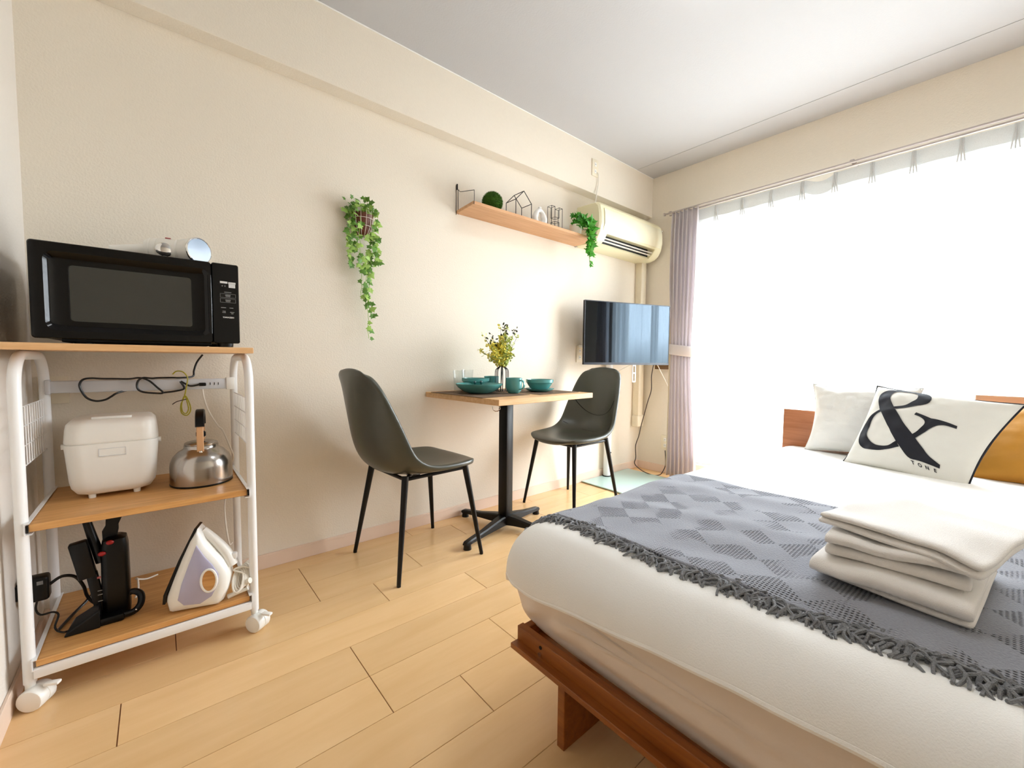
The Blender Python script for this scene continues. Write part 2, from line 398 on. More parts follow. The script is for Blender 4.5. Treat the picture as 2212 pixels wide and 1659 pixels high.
def lerp(a, b, t): return a + (b - a) * max(0, min(1, t))
def sst(a, b, x):
    t = max(0, min(1, (x - a) / (b - a))); return t * t * (3 - 2 * t)
t = thing('curtain', 'grey drape gathered with a tieback beside the television', 'curtain', (3.02, -.43, 0))
T = Matrix.Translation((-3.02, .43, 0))
def yf(z):
    if z > .99:
        k = sst(.99, 1.6, z); ya = lerp(-.350, -.332, k); yb = lerp(-.512, -.528, k); am = lerp(.55, 1.0, k)
        k2 = sst(1.85, 2.03, z); am *= lerp(1, .7, k2)
    else:
        k = sst(.97, .1, z) if False else 1 - sst(.1, .97, z)
        ya = lerp(-.350, -.352, k); yb = lerp(-.512, -.565, k); am = lerp(.55, 1.05, k)
    return ya, yb, am
zs = [2.03 - i * (2.03 - .022) / 60 for i in range(61)]
drape('cloth', zs, yf, 110, 6.0, .026, 3.02, M_drape, t, T, seed=3)
rings = []
for k, z in enumerate((.952, .958, .99, 1.022, 1.03)):
    e = .0 if k in (0, 4) else .003
    rings.append([Vector((3.02 + (.034 + e) * cos(2 * PI * i / 32), -.431 + (.094 + e) * sin(2 * PI * i / 32), z + .012 * sin(2 * PI * i / 32))) for i in range(32)])
MB().loft(rings, M=T, cap=False).build('tieback', M_tie, t, ang=60, solid=.003)
# inner lining strip hanging behind the left edge of the drape
drape('lining', [2.02 - i * .4 for i in range(4)] + [.6, .3, .08], lambda z: (-.318, -.345, .4), 8, 1, .02, 3.045, M_ivory, t, T, seed=8)

t = thing('curtain', 'grey drape hanging at the far right end of the window', 'curtain', (3.02, -2.4, 0))
drape('cloth', [2.03 - i * .1 for i in range(20)] + [.022], lambda z: (-2.26, -2.60, 1), 110, 7.5, .032, 3.02, M_drape, t, Matrix.Translation((-3.02, 2.4, 0)), seed=13)
pleat_y = [-.629, -.806, -.98, -1.153, -1.316, -1.485, -1.652, -1.824, -1.997, -2.17, -2.34, -2.5]
def lace(ya, yb, label, seed, sag=None):
    t = thing('lace_curtain', label, 'lace curtain', (3.075, (ya + yb) / 2, 0), group=None)
    T = Matrix.Translation((-3.075, -(ya + yb) / 2, 0))
    def top(y):
        z = 2.026
        if sag and sag[0] > y > sag[1]:
            u = (y - sag[0]) / (sag[1] - sag[0]); z -= .028 * sin(PI * u) * (1 if u < .5 else 1)
        return z
    n = int(abs(yb - ya) / .012); folds = abs(yb - ya) / .15
    def sheet(z0f, z1f, K, xo, m, name):
        rings = []
        for k in range(K + 1):
            row = []
            for i in range(n + 1):
                u = i / n; y = ya + (yb - ya) * u; v = k / K
                z = lerp(z0f(y), z1f(y), v)
                am = .010 * (1 - .75 * sst(1.85, 2.0, z))
                x = 3.075 + am * sin(2 * PI * folds * u + .9 * sin(3 * y + seed)) + xo
                row.append(Vector((x, y, z)))
            rings.append(row)
        return MB().loft(rings, cap=False, closed=False, M=T).build(name, m, t, ang=180)
    sheet(lambda y: top(y) - .078, lambda y: .152 + .002 * sin(8 * y), 24, 0, M_lace, 'voile')
    sheet(top, lambda y: top(y) - .078, 4, 0, M_laceband, 'heading_band')
    sheet(lambda y: .19 + .002 * sin(8 * y), lambda y: .152 + .002 * sin(8 * y), 1, -.003, M_laceband, 'hem')
    for y in pleat_y:
        if min(ya, yb) + .01 < y < max(ya, yb) - .01 or abs(y - ya) < .02:
            m = MB()
            for o in (-.007, 0, .007):
                m.tube([(3.068, y + o * .4, 2.022), (3.060, y + o * .7, 1.985), (3.066, y + o * 1.4, 1.945), (3.07, y + o * 2, 1.91)], .005, 6, rf=lambda s: .006 - .0035 * s, M=T)
            m.build('pinch_pleat', M_laceband, t)
    return t
lace(-.50, -1.325, 'sheer white lace curtain nearest the grey drape, left half of window', 1, sag=(-1.17, -1.32))
lace(-1.305, -2.24, 'sheer white lace curtain over the half of the window behind the pillows', 4)

# ------------------------------------------------------------------ air conditioner
ac = t = thing('air_conditioner', 'aged cream wall air conditioner under the beam in the corner', 'air conditioner', (2.69, 0, 1.71))
T = Matrix.Translation((-2.69, 0, -1.71))
prof = [(0, 1.712), (-.10, 1.706), (-.145, 1.716), (-.178, 1.742), (-.200, 1.78), (-.212, 1.84), (-.210, 1.91), (-.196, 1.965), (-.176, 1.986), (-.12, 1.992), (0, 1.995)]
rec = [(0, 1.712), (-.10, 1.706), (-.145, 1.716), (-.12, 1.75), (-.135, 1.79), (-.200, 1.78), (-.212, 1.84), (-.210, 1.91), (-.196, 1.965), (-.176, 1.986), (-.12, 1.992), (0, 1.995)]
mb = MB()
def pr(a, b, P): mb.loft([[Vector((x, y, z)) for y, z in P] for x in (a, b)], M=T)
def prb(a, b, P, c):   # rounded end cap
    pts = []
    for x, s in ((a, .93), (lerp(a, b, .15), .985), (lerp(a, b, .4), 1), (b, 1)):
        pts.append([Vector((x, y * s, 1.85 + (z - 1.85) * s)) for y, z in P])
    mb.loft(pts, M=T)
prb(2.30, 2.385, prof, 0); pr(2.385, 2.99, rec); prb(3.10, 2.99, prof, 0)
body = mb.build('casing', M_cream, t, ang=28)
MB().box(2.386, 2.989, -.137, -.122, 1.735, 1.79, M=T).build('outlet_interior', M_dark, t, smooth=False)
for (y, z) in ((-.172, 1.757), (-.158, 1.742)):
    MB().box(2.387, 2.988, y - .008, y + .010, z - .0015, z + .0015, M=T @ Matrix.Translation((0, 0, 0))).build('louver', M_whitep, t, smooth=False)
MB().loft([[Vector((x, y, z)) for y, z in ((-.203, 1.797), (-.2145, 1.84), (-.2125, 1.91), (-.204, 1.942), (-.2065, 1.942), (-.2155, 1.91), (-.2175, 1.84), (-.206, 1.797))] for x in (2.34, 3.065)], M=T).build('front_panel', M_cream2, t, ang=30)
MB().cyl((3.075, -.20, 1.935), (3.075, -.212, 1.935), .005, M=T).build('indicator', M_whitep, t)
for k in range(6):
    MB().box(2.34, 3.06, -.19 + k * .022, -.182 + k * .022, 1.985, 1.9935 - .0, M=T).build('intake_slat', M_cream, t, smooth=False) if k > 2 else None

t = thing('pipe_cover', 'cream vertical pipe cover running down from the air conditioner', 'pipe cover', (3.07, 0, .36))
T = Matrix.Translation((-3.07, 0, -.36))
MB().box(3.035, 3.105, -.062, 0, .45, 1.715, .008, M=T).build('duct', M_ivory, t)
MB().box(3.025, 3.115, -.07, 0, .362, .46, .014, 3, M=T).build('end_fitting', M_ivory, t)

def socket(name, label, o, n, u, w, h, holes=True, catg='wall socket'):
    """plate centred at o, outward normal n, horizontal axis u"""
    o = Vector(o); n = Vector(n); u = Vector(u); z = Vector((0, 0, 1))
    R = Matrix((u, z, n)).transposed().to_4x4()
    t = thing(name, label, catg, o)
    MB().box(-w / 2, w / 2, -h / 2, h / 2, 0, .007, .002, M=R).build('cover_plate', M_ivory, t)
    if holes:
        for k in (-1, 1):
            m = MB(); c = k * h * .2
            m.box(-.011, .011, c - .013, c + .013, .0065, .009, .001, M=R); q = m.build('outlet_insert', M_whitep, t)
            m = MB()
            for s in (-.004, .004): m.box(s - .0009, s + .0009, c - .004, c + .004, .0088, .0094, M=R)
            m.build('slots', M_dark, q, smooth=False)
    return t
socket('wall_socket', 'cream double socket on the beam above the air conditioner', (2.387, -.079, 2.26), (0, -1, 0), (1, 0, 0), .068, .115)
s2 = socket('wall_socket', 'cream wall plate with an aerial plug left of the television', (2.35, 0, .955), (0, -1, 0), (1, 0, 0), .07, .12)
MB().box(-.02, .03, -.05, -.009, .045, .065, .004).build('aerial_plug', M_whitep, s2)
socket('wall_socket', 'cream socket low on the wall between corner and grey drape', (XR, -.255, .25), (-1, 0, 0), (0, -1, 0), .07, .12)
socket('wall_socket', 'dull beige wall plate behind the back post of the rack', (-.262, 0, .79), (0, -1, 0), (1, 0, 0), .07, .09, holes=False)

def cable(name, label, path, r, m, k=6, catg='cable', closed=False, n=8):
    p = cat(path, k, closed); c = Vector(p[0])
    mb = MB().tube([q - c for q in p], r, n, closed=closed)
    o = mb.build(name, m); o.location = c; return tag(o, label, catg)
def partcable(name, par, path, r, m, k=6):
    """a cord that belongs to a thing"""
    Mi = (Matrix.Translation(par.location) @ Matrix.Rotation(par.rotation_euler[2], 4, 'Z')).inverted()
    return MB().tube([Mi @ q for q in cat(path, k)], r, 8).build(name, m, par)
partcable('power_cord', ac, [(2.40, -.083, 2.235), (2.41, -.095, 2.22), (2.42, -.09, 2.165), (2.406, -.09, 2.11), (2.385, -.10, 2.05), (2.37, -.10, 1.988)], .0035, M_cable)

# ------------------------------------------------------------------ television and stand
tvL, tvR = Vector((2.222, -.150, 0)), Vector((2.925, -.378, 0)); tvc = (tvL + tvR) / 2; tva = math.atan2((tvR - tvL).y, (tvR - tvL).x); tvw = (tvR - tvL).length
tvt = t = thing('television', 'black flat television reflecting the window in the corner', 'television', (tvc.x, tvc.y, .88), tva)
h = .44; w2 = tvw / 2
MB().box(-w2, w2, .0, .018, 0, h, .003).build('housing', M_blackp, t)
MB().box(-w2 * .6, w2 * .6, .018, .05, .03, h * .6, .012, 3).build('rear_housing', M_blackp, t)
mb = MB(); mb.box(-w2, w2, -.004, 0, 0, .016, .001); mb.box(-w2, w2, -.004, 0, h - .006, h, .001); mb.box(-w2, -w2 + .006, -.004, 0, .016, h - .006, .001); mb.box(w2 - .006, w2, -.004, 0, .016, h - .006, .001)
mb.build('bezel', M_bezel, t, smooth=False)
MB().box(-w2 + .006, w2 - .006, -.0025, -.0005, .016, h - .006).build('screen', M_screen, t, smooth=False)
t = thing('television_stand', 'white pole stand on a pale mint glass base under the television', 'tv stand', (2.68, -.19, 0))
T = Matrix.Translation((-2.68, .19, 0))
MB().prism([(2.385, -.378), (2.975, -.372), (2.982, -.012), (2.392, -.012)], .004, .012, M=T).build('glass_base', M_mint, t, bev=.002)
for (x, y) in ((2.42, -.34), (2.94, -.34), (2.94, -.05), (2.42, -.05)): MB().cyl((x, y, 0), (x, y, .004), .012, M=T).build('foot_pad', M_blackm, t)
MB().cyl((2.655, -.042, .012), (2.655, -.042, .018), .034, n=24, M=T).build('pole_collar', M_blackm, t)
MB().cyl((2.655, -.042, .018), (2.655, -.042, 1.15), .028, n=24, M=T).build('pole', M_white, t)
mb = MB(); mb.box(2.62, 2.69, -.085, -.068, .95, 1.22, .003, M=T); mb.box(2.635, 2.675, -.20, -.08, 1.04, 1.08, .003, M=T); mb.build('mount_arm', M_white, t)
Tv = T @ Matrix.Translation((tvc.x, tvc.y, 0)) @ Matrix.Rotation(tva, 4, 'Z')
mb = MB()
for s in (-.012, .012): mb.box(.1 + s - .003, .1 + s + .003, .052, .058, .755, 1.2, M=Tv)
for z in (.756, .82, .875, 1.0, 1.19): mb.box(.088, .112, .0525, .0575, z - .005, z + .005, M=Tv)
mb.box(-.2, .15, .058, .066, 1.05, 1.11, M=Tv)
mb.build('slotted_bracket', M_white, t, smooth=False)
MB().cyl((2.655, -.072, .20), (2.655, -.076, .20), .006, M=T).build('clamp_knob', M_blackm, t)
partcable('power_cord', tvt, [(2.86, -.30, .90), (2.88, -.27, .80), (2.895, -.262, .69), (2.87, -.25, .60), (2.875, -.22, .50), (2.88, -.19, .40), (2.885, -.17, .32), (2.875, -.15, .24), (2.905, -.135, .14), (2.90, -.13, .085), (2.93, -.18, .035), (2.975, -.24, .008), (3.02, -.275, .006), (3.045, -.29, .03), (3.07, -.30, .09), (3.11, -.27, .19)], .0035, M_cablebr)
cable('aerial_cable', 'thin white cable slanting down from television to the wall corner', [(3.0, -.235, .90), (3.05, -.25, .82), (3.10, -.262, .75), (3.128, -.275, .70)], .003, M_cable)
cable('aerial_cable', 'thin white cable slanting down behind the chair back and television', [(2.78, -.20, .90), (2.72, -.10, .84), (2.70, -.06, .80), (2.66, -.012, .74)], .0025, M_cable)
tag(MB().box(3.096, XR, -.34, -.165, .845, .95, .003).build('wall_box', M_brown), 'small brown wooden box on the wall behind the television', 'box')

# ------------------------------------------------------------------ leaves
def leaf(mb, p, s, d, up, curl=.2, kind='ivy'):
    """leaf lying from p along d, normal up"""
    d = Vector(d).normalized(); up = (Vector(up) - d * Vector(up).dot(d))
    if up.length < 1e-4: up = d.orthogonal()
    up.normalize(); w = d.cross(up)
    if kind == 'ivy': pts = [(0, 0), (-.12, .38), (.22, .34), (.30, .62), (.52, .30), (1.0, 0), (.52, -.30), (.30, -.62), (.22, -.34), (-.12, -.38)]
    elif kind == 'star': pts = [(0, 0), (-.15, .28), (.12, .25), (.22, .62), (.45, .22), (1.05, 0), (.45, -.22), (.22, -.62), (.12, -.25), (-.15, -.28)]
    else: pts = [(0, 0), (.3, .24), (.7, .22), (1, 0), (.7, -.22), (.3, -.24)]
    vs = [p + (d * x + w * y - up * curl * (y * y * 1.3 + max(0, x) ** 2 * .5)) * s for x, y in pts]
    c = p + (d * .3 + up * .05) * s
    n = len(pts)
    mb.add([c] + vs, [[0, 1 + i, 1 + (i + 1) % n] for i in range(n)])
def rv(r): return Vector((r.uniform(-1, 1), r.uniform(-1, 1), r.uniform(-1, 1)))

# wall ivy planter
px, pz = .742, 1.545
t = thing('wall_planter', 'trailing ivy in a brown wall pot between rack and shelf', 'plant', (px, 0, 1.0))
T = Matrix.Translation((-px, 0, -1.0))
r = random.Random(5)
prof = [(.012, -.062), (.028, -.055), (.042, -.02), (.05, .025), (.052, .04), (.046, .04), (.03, .03)]
rings = [[Vector((px + .018 + rr * cos(PI * i / 16) * 1.0, -.004 - abs(rr * sin(PI * i / 16)) * 1.1, pz + z)) for i in range(17)] for rr, z in prof]
MB().loft(rings, closed=True, M=T).build('pot', M_pot, t, ang=50)
mb = MB()
for k in range(7):
    a = PI * (k + .5) / 7
    mb.tube([Vector((px + .018 + q * cos(a), -.005 - q * 1.12 * sin(a), pz + z)) for q, z in ((.012, -.07), (.034, -.055), (.049, -.02), (.056, .03), (.057, .055))], .0012, 5, M=T)
for z, q in ((-.02, .049), (.055, .057), (.015, .055)):
    mb.tube([Vector((px + .018 + q * cos(PI * i / 14), -.005 - q * 1.12 * sin(PI * i / 14), pz + z)) for i in range(15)], .0012, 5, M=T)
mb.build('wire_basket', M_wirew, t)
A, B, S = MB(), MB(), MB()
for k in range(150):   # crown
    a = r.uniform(0, PI); q = r.uniform(.01, .078); z = max(-.03, min(.085, r.gauss(.045, .03)))
    p = Vector((px + q * cos(a), -.012 - q * sin(a) * .95, pz + z))
    if abs(p.x - px - .018) < .035 and -.05 < z < .03 and p.y < -.03: continue
    leaf(A if r.random() < .6 else B, p, r.uniform(.018, .03), Vector((cos(a), -sin(a) * .7, r.uniform(-.7, .7))), Vector((r.uniform(-.3, .3), -1, r.uniform(-.2, .9))))
def strand(x, y, z0, z1, den, s, lean=0):
    p = Vector((x, y, z0)); path = [p.copy()]
    while p.z > z1:
        p = p + Vector((r.uniform(-.006, .006) + lean, r.uniform(-.003, .003), -.02)); p.y = min(-.010, max(-.07, p.y)); path.append(p.copy())
        for j in range(den):
            if r.random() < .75:
                leaf(A if r.random() < .45 else B, p + Vector((r.uniform(-.012, .012), r.uniform(-.012, .004), r.uniform(-.01, .01))), r.uniform(s * .8, s * 1.25), Vector((r.uniform(-1, 1), r.uniform(-.5, 0), r.uniform(-1, .1))), Vector((r.uniform(-.4, .4), -1, r.uniform(-.1, .6))))
    S.tube(path, .0012, 5)
for (x, y, z0, z1, den, s, le) in ((px - .035, -.03, 1.55, 1.37, 3, .026, 0), (px - .01, -.06, 1.56, 1.33, 2, .026, .0005), (px + .062, -.05, 1.56, 1.38, 4, .026, 0), (px + .048, -.045, 1.5, 1.34, 3, .024, 0),
                                (px + .02, -.05, 1.40, 1.02, 1, .026, -.0005), (px + .045, -.04, 1.42, 1.13, 2, .026, -.0008), (px - .01, -.045, 1.40, 1.20, 1, .024, 0), (px - .055, -.03, 1.56, 1.42, 3, .024, 0)):
    strand(x, y, z0, z1, den, s, le)
for mb_, nm, m in ((A, 'foliage', M_leafA), (B, 'foliage', M_leafB)):
    mb_.v = [T @ v for v in mb_.v]; mb_.build(nm, m, t, recalc=False)
S.v = [T @ v for v in S.v]; S.build('vines', M_leafB, t)

# ------------------------------------------------------------------ wall shelf and what stands on it
SZ = 1.731
t = thing('wall_shelf', 'long oak coloured wall shelf with wire ends', 'shelf', (1.79, 0, 1.715))
T = Matrix.Translation((-1.79, 0, -1.715))
MB().prism([(1.292, 0), (2.285, 0), (2.272, -.188), (1.278, -.188)], 1.715, SZ, M=T).build('board', M_shelfw, t, bev=.001, smooth=False)
for x in (1.290, 2.284):
    mb = MB()
    mb.tube([(x, -.004, 1.708), (x, -.004, 1.868)], .0016, 6, M=T); mb.tube(cat([(x + .012, -.006, 1.712), (x + .012, -.006, 1.84), (x + .010, -.03, 1.828), (x - .006, -.170, 1.790), (x - .010, -.190, 1.778), (x - .010, -.190, 1.712)], 3), .0016, 6, M=T)
    mb.cyl((x + .006, -.004, 1.845), (x + .006, -.004, 1.875), .004, M=T)
    mb.build('wire_bracket', M_wireb, t)

r = random.Random(11)
c = Vector((1.468, -.10, SZ + .060))
t = thing('moss_ball', 'round green moss ball on the left of the wall shelf', 'moss ball', (c.x, c.y, SZ))
mb = MB(); mb.sphere((0, 0, .060), .053, 18, 12)
mb.build('core', M_moss, t)
mb = MB()
for k in range(2200):
    z = 2 * (k + .5) / 2200 - 1; a = k * 2.399963; q = math.sqrt(1 - z * z)
    d = Vector((q * cos(a), q * sin(a), z)); p = Vector((0, 0, .060)) + d * .050
    w = d.cross(rv(r)).normalized() * .0022; e = p + (d + rv(r) * .45).normalized() * .013
    if e.z < .001: continue
    mb.add([p - w, p + w, e], [[0, 1, 2]])
mb.build('moss_blades', M_moss, t, recalc=False, smooth=False)

x0, x1, yf_, yb_ = 1.600, 1.722, -.150, -.062
t = thing('wire_house', 'black wire frame house ornament on the wall shelf', 'ornament', ((x0 + x1) / 2, -.105, SZ))
T = Matrix.Translation((-(x0 + x1) / 2, .105, -SZ))
mb = MB(); R_ = .0023; ze, za = SZ + .100, SZ + .160; xm = (x0 + x1) / 2; zb = SZ + R_
for y in (yf_, yb_):
    P_ = [(x0, y, zb), (x0, y, ze), (xm, y, za), (x1, y, ze), (x1, y, zb)]
    for a, b in zip(P_, P_[1:]): mb.cyl(a, b, R_, n=6, M=T)
    mb.cyl(P_[0], P_[4], R_ * 1.1, n=6, M=T)
for (x, z) in ((x0, zb), (x0, ze), (xm, za), (x1, ze), (x1, zb)): mb.cyl((x, yf_, z), (x, yb_, z), R_, n=6, M=T)
mb.build('wire_frame', M_wireb, t)

cx = 1.838
t = thing('ring_vase', 'small white teardrop ring vase on the wall shelf', 'vase', (cx, -.10, SZ))
mb = MB(); outer = []; inner = []
n = 40; rings = []
for k in range(n):
    a = 2 * PI * k / n
    rx = .041; cxk = rx * sin(a); rr = 1.0
    zz = .052 - .036 * cos(a)
    if zz > .06: zz += (zz - .06) * .55; cxk *= .88
    th = .0205 - .006 * sst(.06, .10, zz)
    ctr = Vector((cxk, 0, zz)); rad = Vector((sin(a), 0, -cos(a)))
    rings.append([ctr + rad * th * .85 * cos(2 * PI * i / 12) + Vector((0, 1, 0)) * th * 1.0 * sin(2 * PI * i / 12) for i in range(12)])
mb.loft(rings, loop=True); mb.build('body', M_ceramic, t, ang=180)
mb = MB(); mb.lathe([(.010, 0), (.011, .012), (.009, .016), (.006, .016), (.006, .004)], (0, 0, .108), 16); mb.build('neck', M_ceramic, t)

x0 = 1.925; wH = .098
t = thing('wire_letter', 'dark wire frame letter H standing on the wall shelf', 'ornament', (x0 + wH / 2, -.10, SZ))
Hs = [(0, 0), (.03, 0), (.03, .058), (wH - .03, .058), (wH - .03, 0), (wH, 0), (wH, .15), (wH - .03, .15), (wH - .03, .085), (.03, .085), (.03, .15), (0, .15)]
mb = MB()
for y in (-.018, .018):
    P_ = [Vector((x - wH / 2, y, z + .0015)) for x, z in Hs]
    for a, b in zip(P_, P_[1:] + P_[:1]): mb.cyl(a, b, .0017, n=6)
for x, z in Hs: mb.cyl((x - wH / 2, -.018, z + .0015), (x - wH / 2, .018, z + .0015), .0014, n=6)
mb.build('wire_frame', M_wireb, t)

cx, cy = 2.145, -.125
t = thing('potted_ivy', 'bright green ivy hanging over the end of the wall shelf', 'plant', (cx, cy, SZ))
MB().lathe([(.022, 0), (.036, .004), (.040, .03), (.042, .07), (.038, .07), (.034, .06), (.002, .06)], n=24).build('pot', M_ivory, t)
A, S = MB(), MB(); r = random.Random(21)
def L_(p, s=.045): leaf(A, p, r.uniform(s * .9, s * 1.3), Vector((r.uniform(-1, 1), -.5, r.uniform(-1, .5))), Vector((r.uniform(-.5, .3), -1, r.uniform(-.2, .5))), kind='star', curl=.25)
for k in range(34):
    a = r.uniform(0, 2 * PI); q = r.uniform(.0, .05)
    L_(Vector((q * cos(a), q * sin(a) * .6 - .01, .085 + r.uniform(-.01, .05))), .038)
path = [(0, 0, .07), (.02, -.045, .10), (.03, -.085, .07), (.03, -.09, 0), (.035, -.085, -.07), (.05, -.08, -.13), (.065, -.075, -.20)]
pp = cat(path, 6); S.tube(pp, .0016, 5)
for i, p in enumerate(pp):
    f = i / len(pp)
    for j in range(4 if f < .75 else 1):
        L_(p + Vector((r.uniform(-.028, .028) * (1.15 - f), r.uniform(-.02, .01), r.uniform(-.012, .012))), .040 if f < .8 else .03)
for dx, dz in ((.088, .045), (.092, .015), (.085, -.06), (.075, -.10)):
    p = Vector((dx - .01, -.08, dz)); S.tube([p, p + Vector((-.05, .01, .01))], .0012, 5); L_(p, .045); L_(p + Vector((-.01, 0, -.01)), .04)
A.build('foliage', M_leafC, t, recalc=False); S.build('vines', M_leafA, t)

# ------------------------------------------------------------------ dining table
tr = radians(3.2)
tcx, tcy = 1.457, -.2855
TZ = .730
t = thing('dining_table', 'small square beech top table on a black pedestal against wall', 'table', (1.41, -.31, 0))
T = Matrix.Translation((-1.41, .31, 0)); Rt = T @ Matrix.Translation((tcx, tcy, 0)) @ Matrix.Rotation(tr, 4, 'Z')
MB().box(-.345, .345, -.295, .295, TZ - .027, TZ, .0015, 1, M=Rt).build('tabletop', M_oaktop, t, smooth=False)
a13 = radians(13)
Rc = Matrix.Rotation(a13, 4, 'Z')
MB().box(-.028, .028, -.028, .028, .05, TZ - .027, .004, M=Rc).build('column', M_blackm, t)
MB().box(-.13, .13, -.13, .13, TZ - .034, TZ - .027, .002, M=Rc).build('mounting_plate', M_blackm, t)
for fx, fy in ((1.334, -.033), (1.101, -.398), (1.688, -.262), (1.51, -.546)):
    d = Vector((fx - 1.41, fy + .31, 0)); Ln = d.length; an = math.atan2(d.y, d.x); Ra = Matrix.Rotation(an, 4, 'Z')
    mb = MB()
    secs = [(0.0, .026, .025, .078), (.06, .024, .028, .072), (Ln * .6, .018, .026, .052), (Ln - .03, .016, .024, .044), (Ln + .005, .016, .022, .040), (Ln + .016, .012, .024, .034)]
    mb.loft([[Vector((x, -w, z0)), Vector((x, w, z0)), Vector((x, w, z1 - .006)), Vector((x, w * .7, z1)), Vector((x, -w * .7, z1)), Vector((x, -w, z1 - .006))] for x, w, z0, z1 in secs], M=Ra)
    arm = mb.build('base_arm', M_blackm, t, ang=30)
    MB().cyl((Ln - .005, 0, 0), (Ln - .005, 0, .026), .020, .017, M=Ra).build('levelling_foot', M_blackp, arm)
mb = MB()
lv = Vector((-.763, .646, 0)); fv = Vector((-.646, -.763, 0)); hp = lv * .034 + fv * .012 + Vector((0, 0, .655))
mb.tube(cat([hp + lv * a + Vector((0, 0, z)) for a, z in ((-.004, .0), (.006, -.018), (.022, -.022), (.036, -.014), (.040, .004))], 5), .0022, 6)
mb.tube(cat([hp + lv * a + fv * .01 + Vector((0, 0, z)) for a, z in ((0, .012), (-.004, -.006), (.006, -.016))], 5), .002, 6)
for z in (.016, .004, -.008): mb.sphere(hp + fv * .002 + Vector((0, 0, z)), .0068, 8, 6)
mb.build('coat_hook', M_chrome, t)

def place(px_, py_): return px_, py_
def dish(name, label, catg, x, y, z, prof, grp=None, extra=None, m=M_teal):
    t = thing(name, label, catg, (x, y, z), group=grp)
    MB().lathe(prof, n=40).build('body' if extra else name + '_body', m, t, ang=50)
    return t
# placemats
for nm, lab, cx, cy, a in (('placemat', 'dark brown woven placemat under the wide shallow teal bowl', 1.262, -.27, 3.2), ('placemat', 'dark brown woven placemat under the teal mug and right stack', 1.615, -.285, 3.2)):
    o = MB().box(-.155, .155, -.215, .215, 0, .0025, .001, 1, M=Matrix.Rotation(radians(a), 4, 'Z')).build(nm, M_mat)
    o.location = (cx, cy, TZ); tag(o, lab, 'placemat')
MZ = TZ + .0026
def ring_prof(outer, th=.004):
    """outer profile list (r,z) from foot up to rim -> closed bowl profile"""
    inn = [(max(r - th, .001), z + (th if i == 0 else th * .4)) for i, (r, z) in enumerate(outer)]
    inn = [(r, z) for r, z in inn]
    inn[-1] = (outer[-1][0] - th * .8, outer[-1][1])
    inn[0] = (.002, inn[0][1])
    return [(.002, outer[0][1])] + outer + inn[::-1]
bowl_big = ring_prof([(.052, 0), (.060, .002), (.085, .012), (.108, .030), (.121, .044), (.122, .050)], .004)
bowl_s = ring_prof([(.034, 0), (.040, .003), (.056, .017), (.068, .036), (.070, .041), (.076, .045), (.077, .061)], .0035)
plate_s = ring_prof([(.045, 0), (.050, .002), (.068, .007), (.080, .015), (.081, .018)], .003)
t = dish('shallow_bowl', 'wide shallow teal bowl near the table edge by left chair', 'bowl', 1.262, -.268, MZ, bowl_big)
for k, (dx, dy) in enumerate(((-.03, -.005), (.02, .01))):
    s = thing('spoon', ('dark teal spoon end resting in the wide bowl, left of two', 'dark teal spoon end resting in the wide bowl, right of two')[k], 'spoon', (1.262 + dx, -.268 + dy, MZ + .026))
    mb = MB(); mb.tube(cat([(.05, .06, -.006 + .003), (.02, .03, .008), (-.012, -.016, .030)], 5), .004, 8, rf=lambda u: .0035 + .003 * u); mb.sphere((-.013, -.018, .031), .008, 10, 8, sc=(1, .8, 1.1)); mb.build('handle', M_tealD, s)
pl = dish('small_plate', 'small teal plate under the stacked bowl by the glasses', 'plate', 1.345, -.120, MZ, [(r_ * 1.03, z_ * 1.5) for r_, z_ in plate_s])
dish('small_bowl', 'small teal bowl on a plate beside the drinking glasses', 'bowl', 1.345, -.120, MZ + .0098, bowl_s)
dish('small_plate', 'small teal plate under the bowl at the right table corner', 'plate', 1.615, -.35, MZ, plate_s)
dish('small_bowl', 'small teal bowl on a plate nearest the right chair', 'bowl', 1.615, -.35, MZ + .0062, bowl_s)
def mug(label, x, y, rz):
    t = thing('mug', label, 'mug', (x, y, MZ), rz)
    MB().lathe(ring_prof([(.024, 0), (.030, .002), (.038, .012), (.0415, .026), (.042, .05), (.0425, .080)], .003), n=36).build('cup', M_teal, t, ang=50)
    mb = MB()
    path = cat([(.040, 0, .066), (.054, 0, .068), (.066, 0, .056), (.067, 0, .040), (.058, 0, .026), (.041, 0, .022)], 5)
    P_ = [Vector(p) for p in path]
    rings = []
    for i, p in enumerate(P_):
        tt = (P_[min(i + 1, len(P_) - 1)] - P_[max(i - 1, 0)]).normalized(); nn = tt.cross(Vector((0, 1, 0)))
        rings.append([p + nn * .0035 * cos(2 * PI * k / 8) + Vector((0, 1, 0)) * .008 * sin(2 * PI * k / 8) for k in range(8)])
    mb.loft(rings); mb.build('handle', M_teal, t)
mug('teal mug in front with its handle turned right', 1.415, -.365, radians(-80))
mug('teal mug standing behind the wire flower vase', 1.455, -.120, radians(60))
def tumbler(label, x, y, h):
    t = thing('drinking_glass', label, 'glass', (x, y, TZ))
    MB().lathe([(.002, 0), (.026, 0), (.034, h), (.0325, h), (.0245, .006), (.002, .006)], n=32).build('tumbler', M_glass, t, ang=50)
tumbler('clear drinking glass at the wall, left one of the two', 1.275, -.060, .115)
tumbler('clear drinking glass at the wall, right one of the two', 1.355, -.037, .118) if False else tumbler('clear drinking glass at the wall, right one of the two', 1.262 + .085, -.030 - .006, .118)
vx, vy = 1.455, -.215
t = thing('wire_vase', 'black wire vase holding yellow and green sprigs on table', 'vase', (vx, vy, TZ))
mb = MB()
for k in range(8):
    a = 2 * PI * (k + .3) / 8
    mb.tube(cat([(r_ * cos(a), r_ * sin(a), z) for r_, z in ((.034, .002), (.036, .05), (.037, .10), (.033, .122), (.018, .136), (.012, .142))], 3), .0024, 6)
